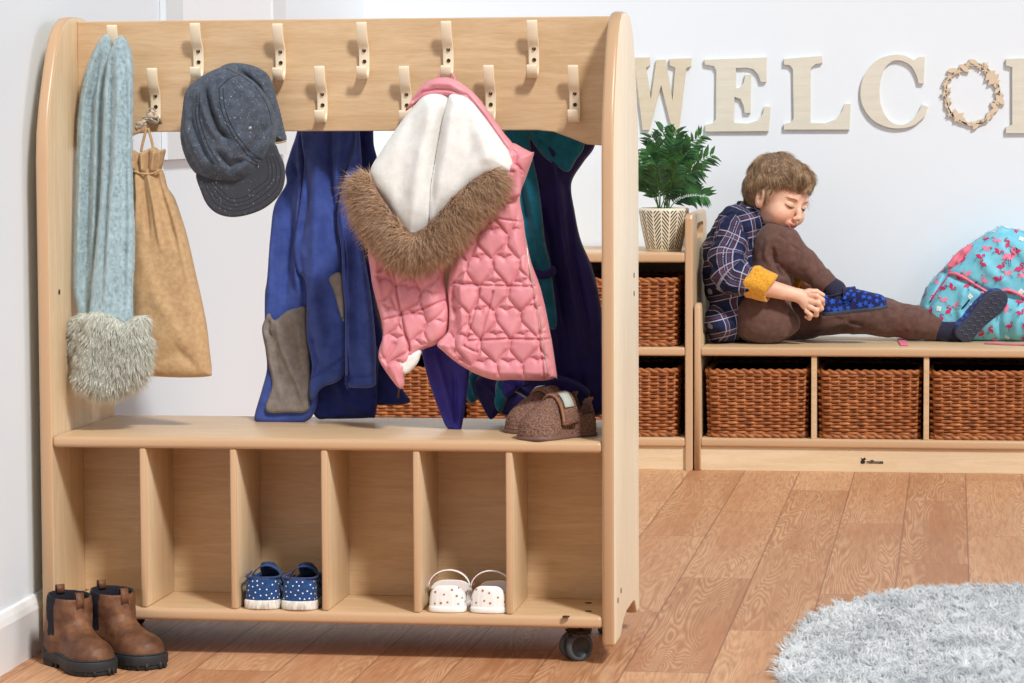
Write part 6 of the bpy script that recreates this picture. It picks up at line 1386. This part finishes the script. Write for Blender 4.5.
# star slippers
m_sn = cloth_mat('navy_slipper_fleece', srgb(26, 32, 76), srgb(34, 40, 92), 150, 0.95, 0.4); m_st = cloth_mat('bright_blue_stars', srgb(32, 78, 176), srgb(44, 94, 200), 150, 0.95, 0.4); m_so = Mat('dark_blue_grey_rubber', srgb(58, 64, 84), 0.6); m_rdg = Mat('sole_ridges', srgb(76, 82, 102), 0.55)
def star_slipper(R, loc, side, L=.180, w=.036):
    xs, ws, yc = prof(L, w); yc = yc*side; sl = bpy.data.objects.new('slipper', None); COL.objects.link(sl); sl.parent = boy; sl.location = np.array(loc)-parent_world(boy)
    sv, sf = prism(outline(xs, ws, yc, .002), 2, 0, .011, .003, 2); so = obj('sole', (putR(sv, R, loc), sf), m_so, sl)
    ts = np.array([.034, .044, .050, .052, .056, .060, .056, .047, .039, .034, .028, .016])
    b = Blob((-.012, -.05, 0), (L+.01, .05, .09), .0018); shoe_field(b, xs, ws, ts, yc, .006, p=2.2); b.chain([(.045, 0, .06), (.048, 0, .12)], [.024, .030], .004, 'sub')
    v, f = b.mesh(); v = relax(v, f, 2); up = obj('upper', (putR(v, R, loc), f), m_sn, sl)
    V, F, MI = patches(v, f, 60, .0155, [{'polys': [(star(.0105), 0)]}, {'polys': [(star(.008), 0)]}], np.random.default_rng(17), where=lambda c, n: (c[:, 2] > .012).astype(float)*(np.sum(n*(c-np.array([.08, 0, .02])), 1) > 0)+1e-9, off=.0004)
    obj('stars', (putR(V, R, loc), F), m_st, up, smooth=False)
    ar = [(.082, (w+.0045)*math.cos(a), .014+.054*math.sin(a)**.8) for a in np.linspace(.42, PI-.42, 22)]; a_v, a_f = arch(ar, .015, .003); stp = obj('strap', (putR(a_v, R, loc), a_f), m_sn, sl)
    V, F, MI = patches(a_v, np.array([q for q in a_f if len(q) == 4]), 22, .012, [{'polys': [(star(.0075), 0)]}], np.random.default_rng(3), where=lambda c, n: (np.linalg.norm(c[:, 1:]-np.array([0, .02]), axis=1) > .0005).astype(float)+1e-9, off=.0004, snap=False)
    obj('strap_stars', (putR(V, R, loc), F), m_st, stp, smooth=False)
    for dx in (-.015, .015): ev, ef = tube([(x+dx, y*1.03, z+.0015) for x, y, z in ar], .0020, 6); obj('binding', (putR(ev, R, loc), ef), m_sock, stp)
    rimc = [(.045+.034*math.cos(a)*.8, .024*math.sin(a), .056+.004*math.cos(a)) for a in np.linspace(0, 2*PI, 24)]; rv_, rf_ = tube(rimc, .0026, 6, cap=False); obj('collar_binding', (putR(rv_, R, loc), rf_), m_sock, up)
    # tread: wavy bars across the underside
    for k in range(9):
        x = .020+k*(L-.042)/8; hw = np.interp(x, xs, ws)*.78; y0 = np.interp(x, xs, yc); tv_, tf_ = tube([(x+.0035*math.sin(t*7), y0+t*hw, -.0002) for t in np.linspace(-1, 1, 17)], .0016, 5); obj('tread_bar', (putR(tv_, R, loc), tf_), m_rdg, so)
    return sl
fx = np.array([.992, -.02, .125]); fx /= np.linalg.norm(fx); upv = np.array([-.12, -.05, 1.0]); ly = np.cross(upv, fx); ly /= np.linalg.norm(ly); R1 = np.stack([fx, ly, np.cross(fx, ly)], 1)
star_slipper(R1, at(823, 315.5, 3.190), -1)
fx = np.array([.66, -.04, .745]); fx /= np.linalg.norm(fx); upv = np.array([-.44, .84, .30]); ly = np.cross(upv, fx); ly /= np.linalg.norm(ly); R2 = np.stack([fx, ly, np.cross(fx, ly)], 1)
star_slipper(R2, at(960.5, 339.5, 3.285), 1, .178)
